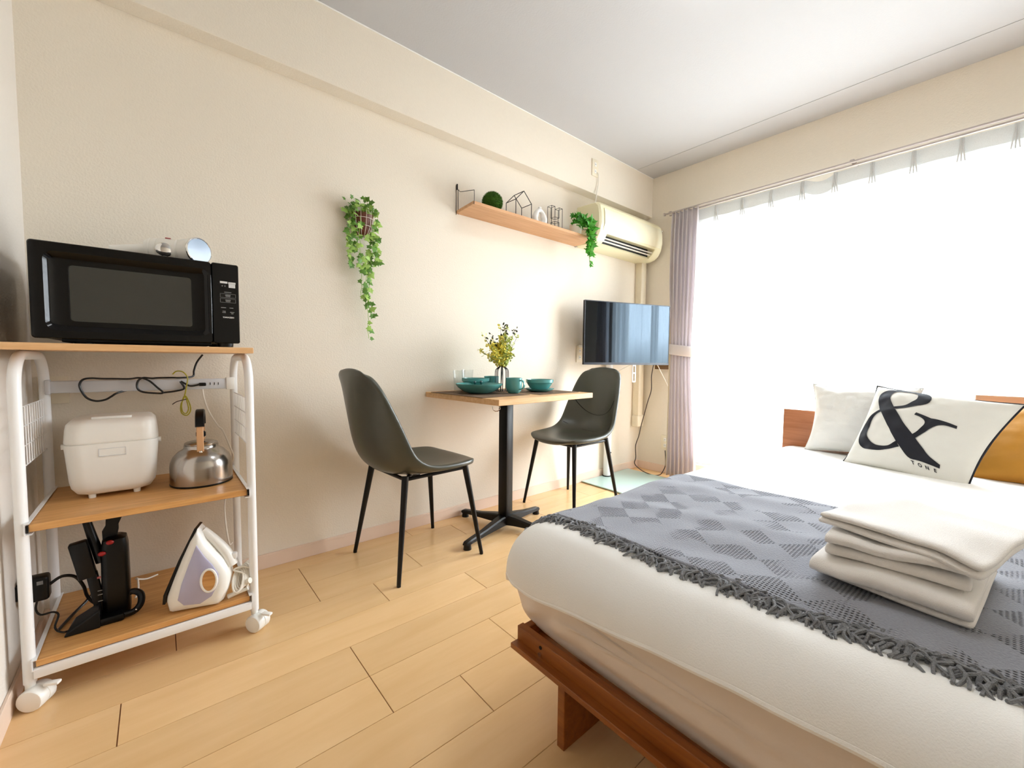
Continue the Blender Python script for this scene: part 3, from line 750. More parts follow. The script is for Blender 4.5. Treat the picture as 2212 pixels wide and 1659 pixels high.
for r_, z in ((.034, .0025), (.012, .142)): mb.tube([(r_ * cos(2 * PI * i / 24), r_ * sin(2 * PI * i / 24), z) for i in range(24)], .0016, 5, closed=True)
mb.build('wire_cage', M_wireb, t)
fl = thing('flower_sprigs', 'yellow and green artificial sprigs standing in the wire vase', 'flowers', (vx, vy, TZ + .003))
r = random.Random(3); S, A, B, D = MB(), MB(), MB(), MB()
S.tube(cat([(-.018, -.01, 0), (-.006, -.004, .07), (.004, .0, .14)], 4), .003, 6)
for k in range(50):
    a = r.uniform(0, 2 * PI); el = r.uniform(.25, 1.5); Ln = r.uniform(.06, .128) * (1 + .35 * sin(el))
    d = Vector((cos(a) * cos(el), sin(a) * cos(el), sin(el)))
    p0 = Vector((.004, 0, .14)); p1 = p0 + d * Ln * .5 + Vector((0, 0, .012)); p2 = p0 + Vector((d.x * Ln, d.y * Ln, d.z * Ln * 1.15 + .02))
    path = cat([p0, p1, p2], 5); S.tube(path, .0009, 4)
    outer = r.random() < .22
    for i, p in enumerate(path[2:]):
        for j in range(5):
            q = p + rv(r) * .012
            tgt = A if (q.x < 0 and r.random() < .75) else B
            if outer and i > 6: tgt = D
            leaf(tgt, q, r.uniform(.012, .021), rv(r), rv(r), kind='oval')
S.build('stems', M_stem, fl); A.build('blossoms', M_yel, fl, recalc=False); B.build('leaves', M_ygr, fl, recalc=False); D.build('dark_leaves', M_stem, fl, recalc=False)

# ------------------------------------------------------------------ dining chairs
def chair(label, loc, rz):
    t = thing('dining_chair', label, 'chair', loc, rz, 'dining chairs')
    # profile: (x forward, z, half width, side lift along x, side lift z)
    P_ = [(-.318, .864, .085, .002, -.014), (-.321, .852, .128, .008, -.012), (-.323, .826, .156, .026, -.004), (-.319, .775, .174, .054, 0), (-.306, .695, .190, .080, 0), (-.292, .625, .200, .102, 0),
          (-.277, .560, .208, .116, .0), (-.252, .492, .214, .116, .018), (-.208, .440, .218, .104, .042), (-.135, .417, .221, .070, .044), (-.05, .411, .223, .034, .040), (.05, .416, .220, .010, .030), (.135, .426, .210, -.004, .018), (.195, .432, .190, -.016, .010), (.224, .426, .160, -.026, .006), (.235, .417, .115, -.022, .004)]
    P_ = [(x + .012 * sst(.45, .8, z), z, w, lx, lz) for x, z, w, lx, lz in P_]
    n = 14; rows = []
    for x, z, w, lx, lz in P_:
        rows.append([Vector((x + lx * abs(u) ** 2.1, w * math.copysign(abs(u) ** .92, u), z + lz * abs(u) ** 2.1)) for u in [2 * i / n - 1 for i in range(n + 1)]])
    MB().loft(rows, cap=False, closed=False).build('seat_shell', M_vinyl, t, ang=180, sub=2, solid=.026)
    # stitched seams on the inside of the back
    def surf(v, u):
        k = max(0, min(len(P_) - 1.001, v)); i = int(k); f = k - i
        a, b = P_[i], P_[i + 1]; x, z, w, lx, lz = (lerp(a[j], b[j], f) for j in range(5))
        return Vector((x + lx * abs(u) ** 2.1, w * math.copysign(abs(u) ** .92, u), z + lz * abs(u) ** 2.1))
    def off(v, u): 
        p = surf(v, u); q = surf(v + .2, u) - surf(v - .2, u); s_ = surf(v, u + .04) - surf(v, u - .04)
        nn = q.cross(s_).normalized()
        if nn.x + nn.z * .8 < 0: nn = -nn
        return p + nn * .0135
    MB().tube([off(4.6 + 1.7 * (1 - u * u), u * .86) for u in [i / 12 - 1 for i in range(25)]], .0024, 6).build('seat_seam', M_blackm, t)
    MB().tube([off(7.6 + .75 * (1 - u * u), u * .9) for u in [i / 12 - 1 for i in range(25)]], .0024, 6).build('seat_seam', M_blackm, t)
    # frame under the seat
    mb = MB()
    C4 = [(-.150, -.15), (.155, -.15), (.155, .15), (-.150, .15)]
    for (a, b) in ((0, 1), (1, 2), (2, 3), (3, 0), (0, 2), (1, 3)):
        mb.cyl((*C4[a], .408), (*C4[b], .408), .008, n=10)
    mb.box(-.07, .07, -.05, .05, .392, .412, .004)
    mb.build('seat_frame', M_blackm, t)
    MB().box(-.055, .0, -.03, .03, .372, .395, .012, 3).build('frame_boss', M_blackp, t)
    for (x, y) in C4:
        fx, fy = math.copysign(.212, x), math.copysign(.205, y)
        leg = MB().tube([(x, y, .422), (lerp(x, fx, .5), lerp(y, fy, .5), .215), (fx, fy, .006)], .013, 12, rf=lambda u: .0145 - .006 * u).build('leg', M_blackm, t)
        MB().cyl((fx, fy, 0), (fx, fy, .010), .0085, n=10).build('foot_cap', M_blackp, leg)
    return t
chair('grey green vinyl chair at the left of the table, back to rack', (.905, -.286, 0), radians(3.5))
chair('grey green vinyl chair at the right of the table, near television', (1.978, -.272, 0), radians(180 - 1.5 + 3))

# ------------------------------------------------------------------ rolling rack
t = thing('kitchen_rack', 'white tube rolling rack with oak shelves beside the left wall', 'rack', (-.02, -.26, 0))
T = Matrix.Translation((.02, .26, 0))
LX, RX, FY, BY = -.272, .224, -.440, -.078
rt = .0125
for x in (LX, RX):
    pth = [(x, FY, .065)] + [(x, FY, z) for z in (.3, .6, .80)] + [(x, FY + .09 * (1 - cos(a)), .815 + .088 * sin(a)) for a in [PI / 2 * k / 8 for k in range(1, 9)]]
    pth += [(x, BY - .09 * (1 - sin(a)), .815 + .088 * cos(a)) for a in [PI / 2 * k / 8 for k in range(0, 9)]] + [(x, BY, z) for z in (.6, .3, .065)]
    MB().tube(pth, rt, 16, M=T).build('side_frame', M_white, t)
MB().box(-.303, .236, -.460, -.030, .916, .934, .0015, 1, M=T).build('top_board', M_oaktop, t, smooth=False)
MB().box(-.258, .209, -.458, -.062, .459, .478, .0015, 1, M=T).build('middle_shelf', M_oak, t, smooth=False)
MB().box(-.258, .209, -.458, -.062, .108, .125, .0015, 1, M=T).build('bottom_shelf', M_oak, t, smooth=False)
for z0, z1 in ((.455, .481), (.104, .128)):
    for x, s in ((-.2615, 1), (.2125, -1)):
        mb = MB(); mb.box(x - .0035 * s, x - .0015 * s, -.464, -.06, z0, z1, M=T); mb.box(x - .0035 * s, x + .010 * s, -.464, -.06, z0 - .002, z0, M=T); mb.box(x - .0035 * s, x + .006 * s, -.464, -.06, z1, z1 + .002, M=T)
        mb.build('shelf_rail', M_white, t, smooth=False)
for x in (-.2605, .2115):
    MB().box(x - .0015, x + .0025, -.463, -.459, .459, .478, M=T).build('rail_cap', M_blackp, t, smooth=False)
MB().box(-.262, .213, -.463, -.447, .080, .1055, .002, M=T).build('front_bar', M_white, t)
MB().box(-.262, .213, -.075, -.061, .080, .1055, .002, M=T).build('rear_bar', M_white, t)
# wire side panels
for x in (LX, RX):
    mb = MB(); ya, yb, za, zb_ = -.430, -.088, .612, .768
    for z in (za, za + .052, za + .104, zb_): mb.cyl((x, ya, z), (x, yb, z), .0016, n=6, M=T)
    for k in range(13): y = lerp(ya, yb, k / 12); mb.cyl((x, y, za), (x, y, zb_), .0016, n=6, M=T)
    mb.build('wire_panel', M_white, t)
# outlet rail
o = MB().box(-.262, .217, -.106, -.088, .785, .823, .003, M=T).build('outlet_rail', M_grayp, t)
MB().box(.197, .224, -.110, -.084, .781, .827, .003, M=T).build('rail_end', M_whitep, t)
MB().box(-.268, -.256, -.110, -.084, .781, .827, .003, M=T).build('rail_end', M_grayp, t)
mb = MB()
for cx_ in (.147, .16, .172):
    mb.box(cx_, cx_ + .0018, -.1072, -.1058, .800, .809, M=T); 
mb.build('outlet_slots', M_dark, o, smooth=False)
# casters
for k, (x, y, a) in enumerate(((LX, FY, -27), (RX, FY, -50), (RX, BY, 80), (LX, BY, 10))):
    Rk = T @ Matrix.Translation((x, y, 0)) @ Matrix.Rotation(radians(a), 4, 'Z')
    mb = MB()
    mb.cyl((0, 0, .05), (0, 0, .075), .010, M=Rk)
    mb.loft([[Vector((u + .012 + .028 * cos(b) * s, v, .028 + .028 * sin(b) * s)) for b in [2 * PI * i / 24 for i in range(24)]] for u, v, s in ((0, -.026, .72), (0, -.0245, .92), (0, -.021, 1), (0, -.002, 1), (0, -.0015, .95), (0, .0015, .95), (0, .002, 1), (0, .021, 1), (0, .0245, .92), (0, .026, .72))], M=Rk)
    q = mb.build('caster', M_whitep, t, ang=40)
    if k < 2: MB().box(.030, .062, -.008, .008, .052, .060, .003, M=Rk).build('brake_lever', M_whitep, q)

# ---- microwave
mwt = t = thing('microwave_oven', 'black microwave oven on the top board of the rack', 'microwave', (-.018, -.30, .934))
T = Matrix.Translation((.018, .30, -.934))
mx0, mx1, my, mz0, mz1 = -.237, .201, -.455, .946, 1.189
MB().box(mx0 + .004, mx1 - .004, my + .014, -.115, mz0 + .003, mz1 - .002, .006, M=T).build('body', M_blackp, t)
dx1 = .131
# door with bevelled recess round the window
wx0, wx1, wz0, wz1 = -.168, .083, .992, 1.136
ox0, ox1, oz0, oz1 = -.212, .126, .966, 1.166
def rrect(x0, x1, z0, z1, r_, y, n=5):
    pts = []
    for cx_, cz_, a0 in ((x1 - r_, z1 - r_, 0), (x0 + r_, z1 - r_, 90), (x0 + r_, z0 + r_, 180), (x1 - r_, z0 + r_, 270)):
        for k in range(n + 1):
            a = radians(a0 + 90 * k / n); pts.append(Vector((cx_ + r_ * cos(a), y, cz_ + r_ * sin(a))))
    return pts
mb = MB()
mb.loft([rrect(mx0, dx1, mz0, mz1, .008, my + .014), rrect(mx0, dx1, mz0, mz1, .008, my + .003), rrect(mx0 + .002, dx1 - .001, mz0 + .002, mz1 - .002, .008, my), rrect(ox0, ox1, oz0, oz1, .022, my), rrect(ox0 + .0015, ox1 - .0015, oz0 + .0015, oz1 - .0015, .022, my + .0015), rrect(ox0 + .006, ox1 - .006, oz0 + .006, oz1 - .006, .020, my + .0058), rrect(ox0 + .011, ox1 - .011, oz0 + .011, oz1 - .011, .018, my + .0092),
         rrect(lerp(ox0, wx0, .55), lerp(ox1, wx1, .55), lerp(oz0, wz0, .5), lerp(oz1, wz1, .6), .015, my + .0115), rrect(wx0 - .003, wx1 + .003, wz0 - .003, wz1 + .003, .009, my + .013), rrect(wx0, wx1, wz0, wz1, .008, my + .0125)], cap=False, M=T)
d = mb.build('door', M_black, t, ang=25)
mb = MB(); P_ = rrect(wx0, wx1, wz0, wz1, .008, my + .0125); mb.add(P_, [list(range(len(P_)))], M=T); mb.build('door_window', M_mwwin, d, smooth=False)
mb = MB(); mb.loft([rrect(dx1 + .001, mx1, mz0, mz1, .006, my + .014), rrect(dx1 + .001, mx1, mz0, mz1, .006, my + .003), rrect(dx1 + .003, mx1 - .002, mz0 + .002, mz1 - .002, .006, my)], M=T)
pn = mb.build('control_panel', M_black, t, ang=25)
MB().tube([(dx1 - .004, my + .003 - .0045 * sin(PI * k / 12), .975 + .175 * k / 12) for k in range(13)], .005, 16, M=T).build('handle_edge', M_black, d)
def plate(x, z, w, h, m, name='button', par=pn, y=my - .0006):
    return MB().box(x - w / 2, x + w / 2, y, y + .0012, z - h / 2, z + h / 2, M=T).build(name, m, par, smooth=False)
plate(.162, 1.132, .019, .006, M_lbl, 'button_label'); plate(.183, 1.131, .019, .006, M_lbl, 'button_label'); plate(.183, 1.123, .017, .012, M_lbl, 'sticker')
plate(.158, 1.121, .003, .003, M_lbl2, 'print'); plate(.165, 1.121, .003, .003, M_lbl2, 'print')
def frame(x, z, w, h):
    mb = MB(); e = .0009; y = my - .0006
    for a in ((x - w / 2, x + w / 2, z - h / 2, z - h / 2 + e), (x - w / 2, x + w / 2, z + h / 2 - e, z + h / 2), (x - w / 2, x - w / 2 + e, z - h / 2, z + h / 2), (x + w / 2 - e, x + w / 2, z - h / 2, z + h / 2)):
        mb.box(a[0], a[1], y, y + .0012, a[2], a[3], M=T)
    mb.box(x - .007, x + .007, y, y + .0012, z + .0002, z + .003, M=T); mb.box(x - .006, x + .006, y, y + .0012, z - .0035, z - .0012, M=T)
    mb.build('button', M_lbl2, pn, smooth=False)
frame(.172, 1.092, .040, .0125); frame(.172, 1.077, .040, .0125)
for x, z, w in ((.160, 1.055, .013), (.180, 1.055, .010), (.161, 1.044, .008), (.182, 1.042, .011), (.161, 1.040, .009), (.182, 1.038, .006), (.172, 1.1025, .018)): plate(x, z, w, .0022, M_lbl2, 'print')
def textmesh(s, size, M, name, m, par, depth=.0006):
    cu = bpy.data.curves.new('txt', 'FONT'); cu.body = s; cu.size = size; cu.align_x = 'CENTER'; cu.extrude = depth / 2; cu.offset = size * .03
    ob = bpy.data.objects.new('txt', cu); C.objects.link(ob); dg = bpy.context.evaluated_depsgraph_get(); me = ob.evaluated_get(dg).to_mesh()
    mb = MB(); mb.add([v.co.copy() for v in me.vertices], [list(p.vertices) for p in me.polygons], M); ob.evaluated_get(dg).to_mesh_clear()
    bpy.data.objects.remove(ob); bpy.data.curves.remove(cu)
    return mb.build(name, m, par, smooth=False, recalc=False) if name else mb
textmesh('YAMAZEN', .0062, T @ Matrix.Translation((.172, my - .0005, 1.0235)) @ Matrix.Rotation(PI / 2, 4, 'X'), 'maker_lettering', M_lbl, pn)
for x, y in ((-.15, -.40), (.165, -.43), (-.15, -.15), (.165, -.15)): MB().cyl((x, y, .934), (x, y, .952), .020, .022, M=T).build('foot', M_blackp, t)
MB().box(-.19, .13, -.42, -.14, .938, .950, .003, M=T).build('underside_pan', M_blackp, t)

# ---- hair dryer on the microwave
mt = 1.187
t = thing('hair_dryer', 'white hair dryer with a blue grey end lying on the microwave', 'hair dryer', (.03, -.37, mt))
def ax(p, q, prof, m, name, n=28, par=t):
    p = Vector(p); q = Vector(q); z = (q - p).normalized(); x = z.orthogonal().normalized(); y = z.cross(x); Ln = (q - p).length
    R = Matrix((x, y, z)).transposed().to_4x4(); R.translation = p
    return MB().lathe([(r_, f * Ln) for r_, f in prof], n=n, M=R).build(name, m, par, ang=40)
ax((.030, .040, .040), (.076, -.030, .0402), [(.002, 0), (.030, 0), (.037, .10), (.0385, .35), (.0375, .42), (.039, .50), (.039, .97), (.037, 1), (.002, 1)], M_whitep, 'barrel')
ax((.074, -.027, .0402), (.079, -.0345, .0402), [(.038, 0), (.0395, .3), (.0395, .9), (.037, 1), (.035, .8)], M_chrome, 'end_ring')
e = ax((.0765, -.0308, .0402), (.0787, -.0341, .0402), [(.002, 0), (.036, 0), (.036, .9), (.002, 1)], M_bluec, 'end_disc')
ax((.034, .010, .037), (-.045, .035, .036), [(.002, 0), (.030, 0), (.036, .08), (.037, .6), (.0345, .64), (.036, .68), (.0345, .80), (.033, .82), (.034, .86), (.028, 1), (.002, 1)], M_whitep, 'head_collar')
MB().sphere((-.004, -.012, .034), .0225, 14, 10, sc=(1.0, .45, .9)).build('chrome_grille', M_chrome, t)
MB().tube(cat([(-.03, .03, .034), (-.065, .036, .030), (-.10, .040, .024), (-.125, .042, .020)], 4), .016, 16, rf=lambda u: .020 - .004 * u).build('handle', M_whitep, t)
MB().box(-.002, .012, .004, .014, .071, .0745, .002).build('switch', M_pink, t)

# ---- rice cooker
cx, cy, z0 = -.1100, -.190, .478
t = thing('rice_cooker', 'white rounded rice cooker on the middle shelf of the rack', 'rice cooker', (cx, cy, z0))
def rr3(hw, hd, r_, z, n=6):
    pts = []
    for sx, sy, a0 in ((1, 1, 0), (-1, 1, 90), (-1, -1, 180), (1, -1, 270)):
        for k in range(n + 1):
            a = radians(a0 + 90 * k / n); pts.append(Vector((sx * (hw - r_) + r_ * cos(a), sy * (hd - r_) + r_ * sin(a), z)))
    return pts
MB().loft([rr3(.070, .080, .03, .010), rr3(.084, .094, .035, .016), rr3(.095, .104, .04, .034), rr3(.0985, .108, .04, .055), rr3(.106, .115, .042, .163), rr3(.1055, .1145, .042, .1655), rr3(.10, .11, .04, .1655)]).build('body', M_whitep, t, ang=50)
MB().loft([rr3(.100, .110, .04, .164), rr3(.105, .114, .042, .168), rr3(.1055, .1145, .042, .172), rr3(.103, .112, .042, .205), rr3(.100, .109, .042, .222), rr3(.090, .100, .04, .234), rr3(.06, .07, .03, .238), rr3(.03, .04, .02, .239)]).build('lid', M_whitep, t, ang=50)
MB().box(-.045, .045, -.085, -.070, .236, .244, .003).build('carry_handle', M_whitep, t)
for s in (-1, 1): MB().cyl((s * .103, -.055, .157), (s * .112, -.055, .157), .007, .008, n=14).build('hinge_knob', M_whitep, t)
mb = MB(); yq = -.1135
for a in ((-.030, .030, .128, .1292), (-.030, .030, .150, .1512), (-.030, -.0288, .128, .151), (.0288, .030, .128, .151)): mb.box(a[0], a[1], yq - .001, yq + .0015, a[2], a[3])
mb.build('display_outline', M_grayp, t, smooth=False)
for x, y in ((-.05, -.075), (.05, -.075), (-.05, .075), (.05, .075)): MB().cyl((x, y, 0), (x, y, .014), .008, .009, n=12).build('foot', M_whitep, t)

# ---- kettle
cx, cy = .106, -.262
t = thing('kettle', 'brushed steel kettle with upright tan and black handle on rack', 'kettle', (cx, cy, z0))
MB().lathe([(.002, .002), (.082, .002), (.0865, .006), (.0868, .060), (.085, .074), (.078, .092), (.064, .109), (.051, .117), (.048, .121), (.048, .129), (.044, .131), (.002, .131)], n=48).build('body', M_steel, t, ang=40)
MB().lathe([(.085, 0), (.0875, .002), (.0875, .006), (.085, .007)], n=48).build('base_ring', M_blackp, t)
ld = MB().lathe([(.046, .130), (.047, .135), (.042, .139), (.030, .142), (.012, .144), (.002, .144)], n=40).build('lid', M_steel, t)
MB().lathe([(.007, .143), (.007, .152), (.014, .158), (.014, .170), (.010, .174), (.002, .174)], n=20).build('lid_knob', M_blackp, ld)
hm = Matrix.Rotation(radians(-6), 4, 'Z')
mb = MB()
def strap(P_, w, th, mb, M=None):
    P_ = [Vector(p) for p in P_]; rings = []
    for i, p in enumerate(P_):
        tt = (P_[min(i + 1, len(P_) - 1)] - P_[max(i - 1, 0)]).normalized(); u = Vector((1, 0, 0)); nn = tt.cross(u).normalized()
        rings.append([p + u * w * a + nn * th * b for a, b in ((-1, -.6), (-.8, -1), (.8, -1), (1, -.6), (1, .6), (.8, 1), (-.8, 1), (-1, .6))])
    mb.loft(rings, M=M)
strap(cat([(0, -.052, .112), (0, -.055, .15), (0, -.052, .19), (0, -.045, .212)], 3), .0095, .004, mb, hm)
mb.build('handle_arm', M_strap, t)
mb = MB(); strap(cat([(0, .052, .112), (0, .055, .15), (0, .052, .19), (0, .045, .212)], 3), .0095, .004, mb, hm)
mb.build('handle_arm', M_strap, t)
mb = MB(); strap(cat([(0, -.052, .195), (0, -.044, .222), (0, -.025, .236), (0, .0, .240), (0, .025, .236), (0, .044, .222), (0, .052, .195)], 4), .0125, .0085, mb, hm); mb.build('grip', M_blackp, t)
for s in (-1, 1): MB().sphere((s * .005, s * .058, .113), .005, 10, 8).build('rivet', M_chrome, t)
MB().tube([(-.01, .055, .085), (-.01, .078, .105), (-.01, .088, .120)], .012, 14, rf=lambda u: .015 - .006 * u).build('spout', M_steel, t)

# ---- cords around the outlet rail
partcable('power_cord', mwt, [(.13, -.075, .912), (.112, -.078, .884), (.102, -.085, .853), (.097, -.096, .832), (.06, -.115, .8285), (.039, -.112, .829), (.0, -.112, .829), (-.016, -.115, .828), (-.04, -.117, .830), (-.053, -.117, .817), (-.054, -.117, .795), (-.041, -.117, .782), (-.007, -.115, .776), (.012, -.115, .777), (-.003, -.113, .796), (-.023, -.113, .819), (-.046, -.113, .830), (-.073, -.112, .827), (-.11, -.108, .828), (-.141, -.112, .829), (-.165, -.115, .831), (-.183, -.115, .827), (-.191, -.115, .812), (-.188, -.115, .792), (-.176, -.115, .768), (-.156, -.115, .757), (-.134, -.115, .760), (-.119, -.115, .770), (-.104, -.112, .781), (-.07, -.085, .79)], .0032, M_cableb, 5)
o = cable('plug_lead', 'short black lead with plug at the right end of rail', [(.012, -.113, .777), (.045, -.113, .781), (.071, -.113, .790), (.061, -.113, .815), (.075, -.114, .806), (.09, -.114, .798), (.115, -.113, .802)], .0032, M_cableb, 5, 'cord')
pg = MB().box(.0, .022, -.008, .006, -.006, .006, .003).build('plug', M_blackp, o); pg.location = Vector((.113, -.113, .803)) - o.location
cable('earth_wire', 'yellow and green wire coil hanging from the outlet rail', [(.04, -.115, .841), (.051, -.117, .852), (.069, -.117, .849), (.081, -.118, .828), (.077, -.120, .796), (.07, -.119, .759), (.060, -.119, .731), (.061, -.119, .703), (.076, -.119, .693), (.087, -.119, .711), (.083, -.119, .740), (.072, -.121, .764), (.062, -.121, .735), (.064, -.122, .708), (.074, -.122, .700), (.081, -.122, .716), (.077, -.121, .745), (.071, -.120, .770)], .002, M_yg, 5, 'wire')
cable('cable_tie_wire', 'thin dark twisted wire end beside the earth wire coil', [(.078, -.121, .752), (.062, -.123, .748), (.048, -.125, .744), (.036, -.125, .735)], .0016, M_cablebr, 4, 'wire')
cable('kettle_side_cable', 'white cable curving down beside the kettle on the rack', [(.124, -.108, .784), (.127, -.12, .752), (.140, -.125, .703), (.166, -.122, .648), (.181, -.12, .628), (.200, -.12, .570), (.213, -.115, .52), (.206, -.045, .470), (.2, -.040, .42), (.196, -.06, .385), (.178, -.15, .355), (.176, -.17, .31), (.178, -.18, .27), (.181, -.19, .235), (.186, -.19, .21), (.195, -.185, .215)], .0028, M_cable, 6)

# ---- iron
t = thing('clothes_iron', 'white and lavender steam iron standing on the lowest shelf', 'iron', (.012, -.385, .125), radians(-17))
outl = [(.078, .250), (.060, .218), (.038, .165), (.016, .105), (-.002, .052), (-.004, .036), (.002, .004), (.010, 0), (.060, .0), (.128, 0), (.142, .012), (.155, .045), (.160, .085), (.155, .110), (.143, .138), (.120, .172), (.098, .208), (.086, .240)]
cxo, czo = .075, .09
def ir(s, y, dx=0): return [Vector((cxo + (x - cxo) * s + dx, y, czo + (z - czo) * s if z > 0.001 or s > .99 else czo + (z - czo) * s)) for x, z in outl]
mb = MB(); mb.loft([ir(.72, -.046), ir(.90, -.040), ir(.985, -.026), ir(1.0, 0), ir(.985, .026), ir(.90, .040), ir(.72, .046)]); mb.build('body', M_whitep, t, ang=60)
mb = MB(); sp = [(.072, .252), (.030, .160), (-.010, .058), (-.013, .030), (-.006, .030), (-.003, .055), (.037, .158), (.079, .250)]
mb.loft([[Vector((x, y, z)) for x, z in sp] for y in (-.030, .030)]); mb.build('soleplate', M_blackp, t, ang=40)
tank = [(.080, .205), (.060, .150), (.040, .090), (.030, .045), (.045, .026), (.085, .022), (.115, .040), (.132, .075), (.134, .105), (.120, .135), (.100, .165)]
mb = MB(); mb.loft([[Vector((x, y, z)) for x, z in tank] for y in (-.044, -.049)] + [[Vector((.088 + (x - .088) * .92, -.0515, .1 + (z - .1) * .92)) for x, z in tank]]); mb.build('water_tank', M_lav, t, ang=40)
e = MB().tube([(.110 + .020 * cos(a), -.0525, .092 + .035 * sin(a)) for a in [2 * PI * i / 24 for i in range(24)]], .0035, 8, closed=True).build('handle_ring', M_whitep, t)
P_ = [(.110 + .019 * cos(a), -.0522, .092 + .034 * sin(a)) for a in [2 * PI * i / 24 for i in range(24)]]
MB().add([(p[0], -.0535, p[2]) for p in P_] + [(p[0], -.051, p[2]) for p in P_], [list(range(24)), [47 - i for i in range(24)]] + [[i, (i + 1) % 24, 24 + (i + 1) % 24, 24 + i] for i in range(24)]).build('handle_opening', M_oak, t, smooth=False)
MB().tube(cat([(.086, 0, .235), (.115, 0, .20), (.145, 0, .155), (.160, 0, .11)], 4), .017, 12, rf=lambda u: .012 + .006 * u).build('handle', M_whitep, t)
MB().box(.148, .176, -.010, .010, .128, .150, .005).build('steam_button', M_white, t)
MB().tube(cat([(.150, -.01, .010), (.175, -.01, .018), (.205, -.01, .026)], 4), .008, 12, rf=lambda u: .0075 - .002 * u).build('cord_guard', M_whitep, t)
mb = MB()
for k in range(7):
    c0 = Vector((.178 + .004 * k, -.012 + .006 * k, .058 + .002 * k)); a = .5 + k * .09
    mb.tube([c0 + Vector((cos(u) * .014, sin(u) * .026 * cos(a), sin(u) * .028)) for u in [2 * PI * i / 20 for i in range(20)]], .0032, 7, closed=True)
mb.tube(cat([(.20, -.01, .028), (.206, 0, .05), (.19, .0, .075), (.165, 0, .09), (.19, .005, .095), (.215, .01, .075), (.20, .01, .055)], 5), .003, 7)
mb.cyl((.195, -.004, .045), (.212, -.012, .052), .009, M=None)
mb.build('coiled_cord', M_cable, t)

# ---- black handheld vacuum set
t = thing('handheld_vacuum', 'black handheld vacuum set with red buttons on the lowest shelf', 'vacuum cleaner', (-.125, -.31, .125))
MB().loft([rr3(.028, .032, .012, .0), rr3(.031, .036, .015, .01), rr3(.031, .036, .015, .12), rr3(.030, .034, .015, .21), rr3(.026, .030, .013, .235), rr3(.015, .018, .008, .242)], M=Matrix.Translation((.012, 0, 0))).build('body', M_blackp, t, ang=40)
MB().box(-.019, .019, -.014, .014, -.055, .055, .004, M=Matrix.Translation((-.055, -.015, .19)) @ Matrix.Rotation(radians(-10), 4, 'Y')).build('nozzle_head', M_blackm, t)
MB().box(-.012, .012, -.010, .010, -.10, .05, .004, M=Matrix.Translation((-.032, -.015, .10)) @ Matrix.Rotation(radians(-8), 4, 'Y')).build('holder', M_blackp, t)
MB().tube([(-.018, -.005, .17), (-.034, .0, .24), (-.046, .0, .300)], .011, 12, rf=lambda u: .013 - .003 * u).build('crevice_tool', M_blackp, t)
mb = MB(); mb.loft([[Vector((x - w, y, z)), Vector((x + w, y, z)), Vector((x + w, y + .02, z)), Vector((x - w, y + .02, z))] for x, w, y, z in ((.0, .013, -.01, .21), (.004, .018, -.01, .26), (.008, .014, -.01, .275), (.018, .022, -.01, .318))]); mb.build('brush_tool', M_blackp, t, bev=.002)
for x, z in ((-.014, .203), (.004, .232)): MB().sphere((x, -.036, z), .0075, 12, 8, sc=(1.2, .6, .9)).build('red_button', M_red, t)
MB().box(-.026, -.018, -.037, -.034, .132, .138, .001).build('indicator_light', M_pink, t)
mb = MB()
for z in (.095, .083, .064): mb.box(-.026, -.016, -.0375, -.0355, z, z + .002)
mb.build('print_marks', M_lbl2, t, smooth=False)
mb = MB(); mb.loft([[Vector((-.095, -.07, .0)), Vector((-.02, -.07, 0)), Vector((-.02, -.02, 0)), Vector((-.085, -.02, 0))], [Vector((-.088, -.068, .012)), Vector((-.02, -.062, .05)), Vector((-.02, -.02, .06)), Vector((-.075, -.02, .03))]]); mb.build('base_wing', M_blackp, t, bev=.004)
MB().box(-.026, .03, -.065, -.02, 0, .022, .006).build('base', M_blackp, t)
MB().tube(cat([(.02, -.050, .012), (.050, -.052, .014), (.066, -.045, .030), (.066, -.03, .052), (.050, -.02, .062), (.03, -.02, .058)], 5), .009, 10).build('loop_handle', M_blackp, t)
MB().sphere((.056, -.058, .020), .0028, 8, 6).build('rivet', M_chrome, t)
# ---- adapter
ta = thing('power_adapter', 'black power adapter plugged into the left wall behind the rack', 'adapter', (XL, -.315, .26))
MB().box(.008, .062, -.02, .02, -.034, .034, .008, 3).build('case', M_blackp, ta)
MB().box(0, .009, -.016, .016, -.02, .02, .001).build('plug_base', M_blackp, ta)
MB().box(.040, .052, -.0212, -.0198, .014, .024).build('rating_mark', M_lbl2, ta)
cable('adapter_lead', 'black lead arching from the adapter toward the vacuum set', [(-.248, -.315, .262), (-.225, -.31, .275), (-.20, -.30, .262), (-.185, -.29, .225), (-.18, -.28, .19), (-.168, -.28, .165), (-.15, -.285, .15)], .0042, M_cableb, 5, 'cord')
cable('adapter_lead', 'thinner black lead hanging under the adapter to the shelf', [(-.272, -.315, .228), (-.276, -.315, .20), (-.268, -.312, .18), (-.245, -.31, .178), (-.235, -.31, .165), (-.240, -.33, .140), (-.22, -.35, .1292), (-.19, -.33, .129)], .0026, M_cableb, 5, 'cord')
cable('charging_lead', 'black lead lying across the lowest shelf behind vacuum set', [(-.235, -.33, .1294), (-.215, -.26, .132), (-.19, -.22, .145), (-.165, -.2, .168), (-.14, -.24, .19)], .004, M_cableb, 5, 'cord')
cable('white_lead', 'short white lead behind the black vacuum on lowest shelf', [(-.02, -.10, .128), (-.05, -.12, .130), (-.075, -.15, .150), (-.07, -.19, .165), (-.068, -.23, .145), (-.075, -.25, .129)], .0026, M_cable, 5, 'cord')

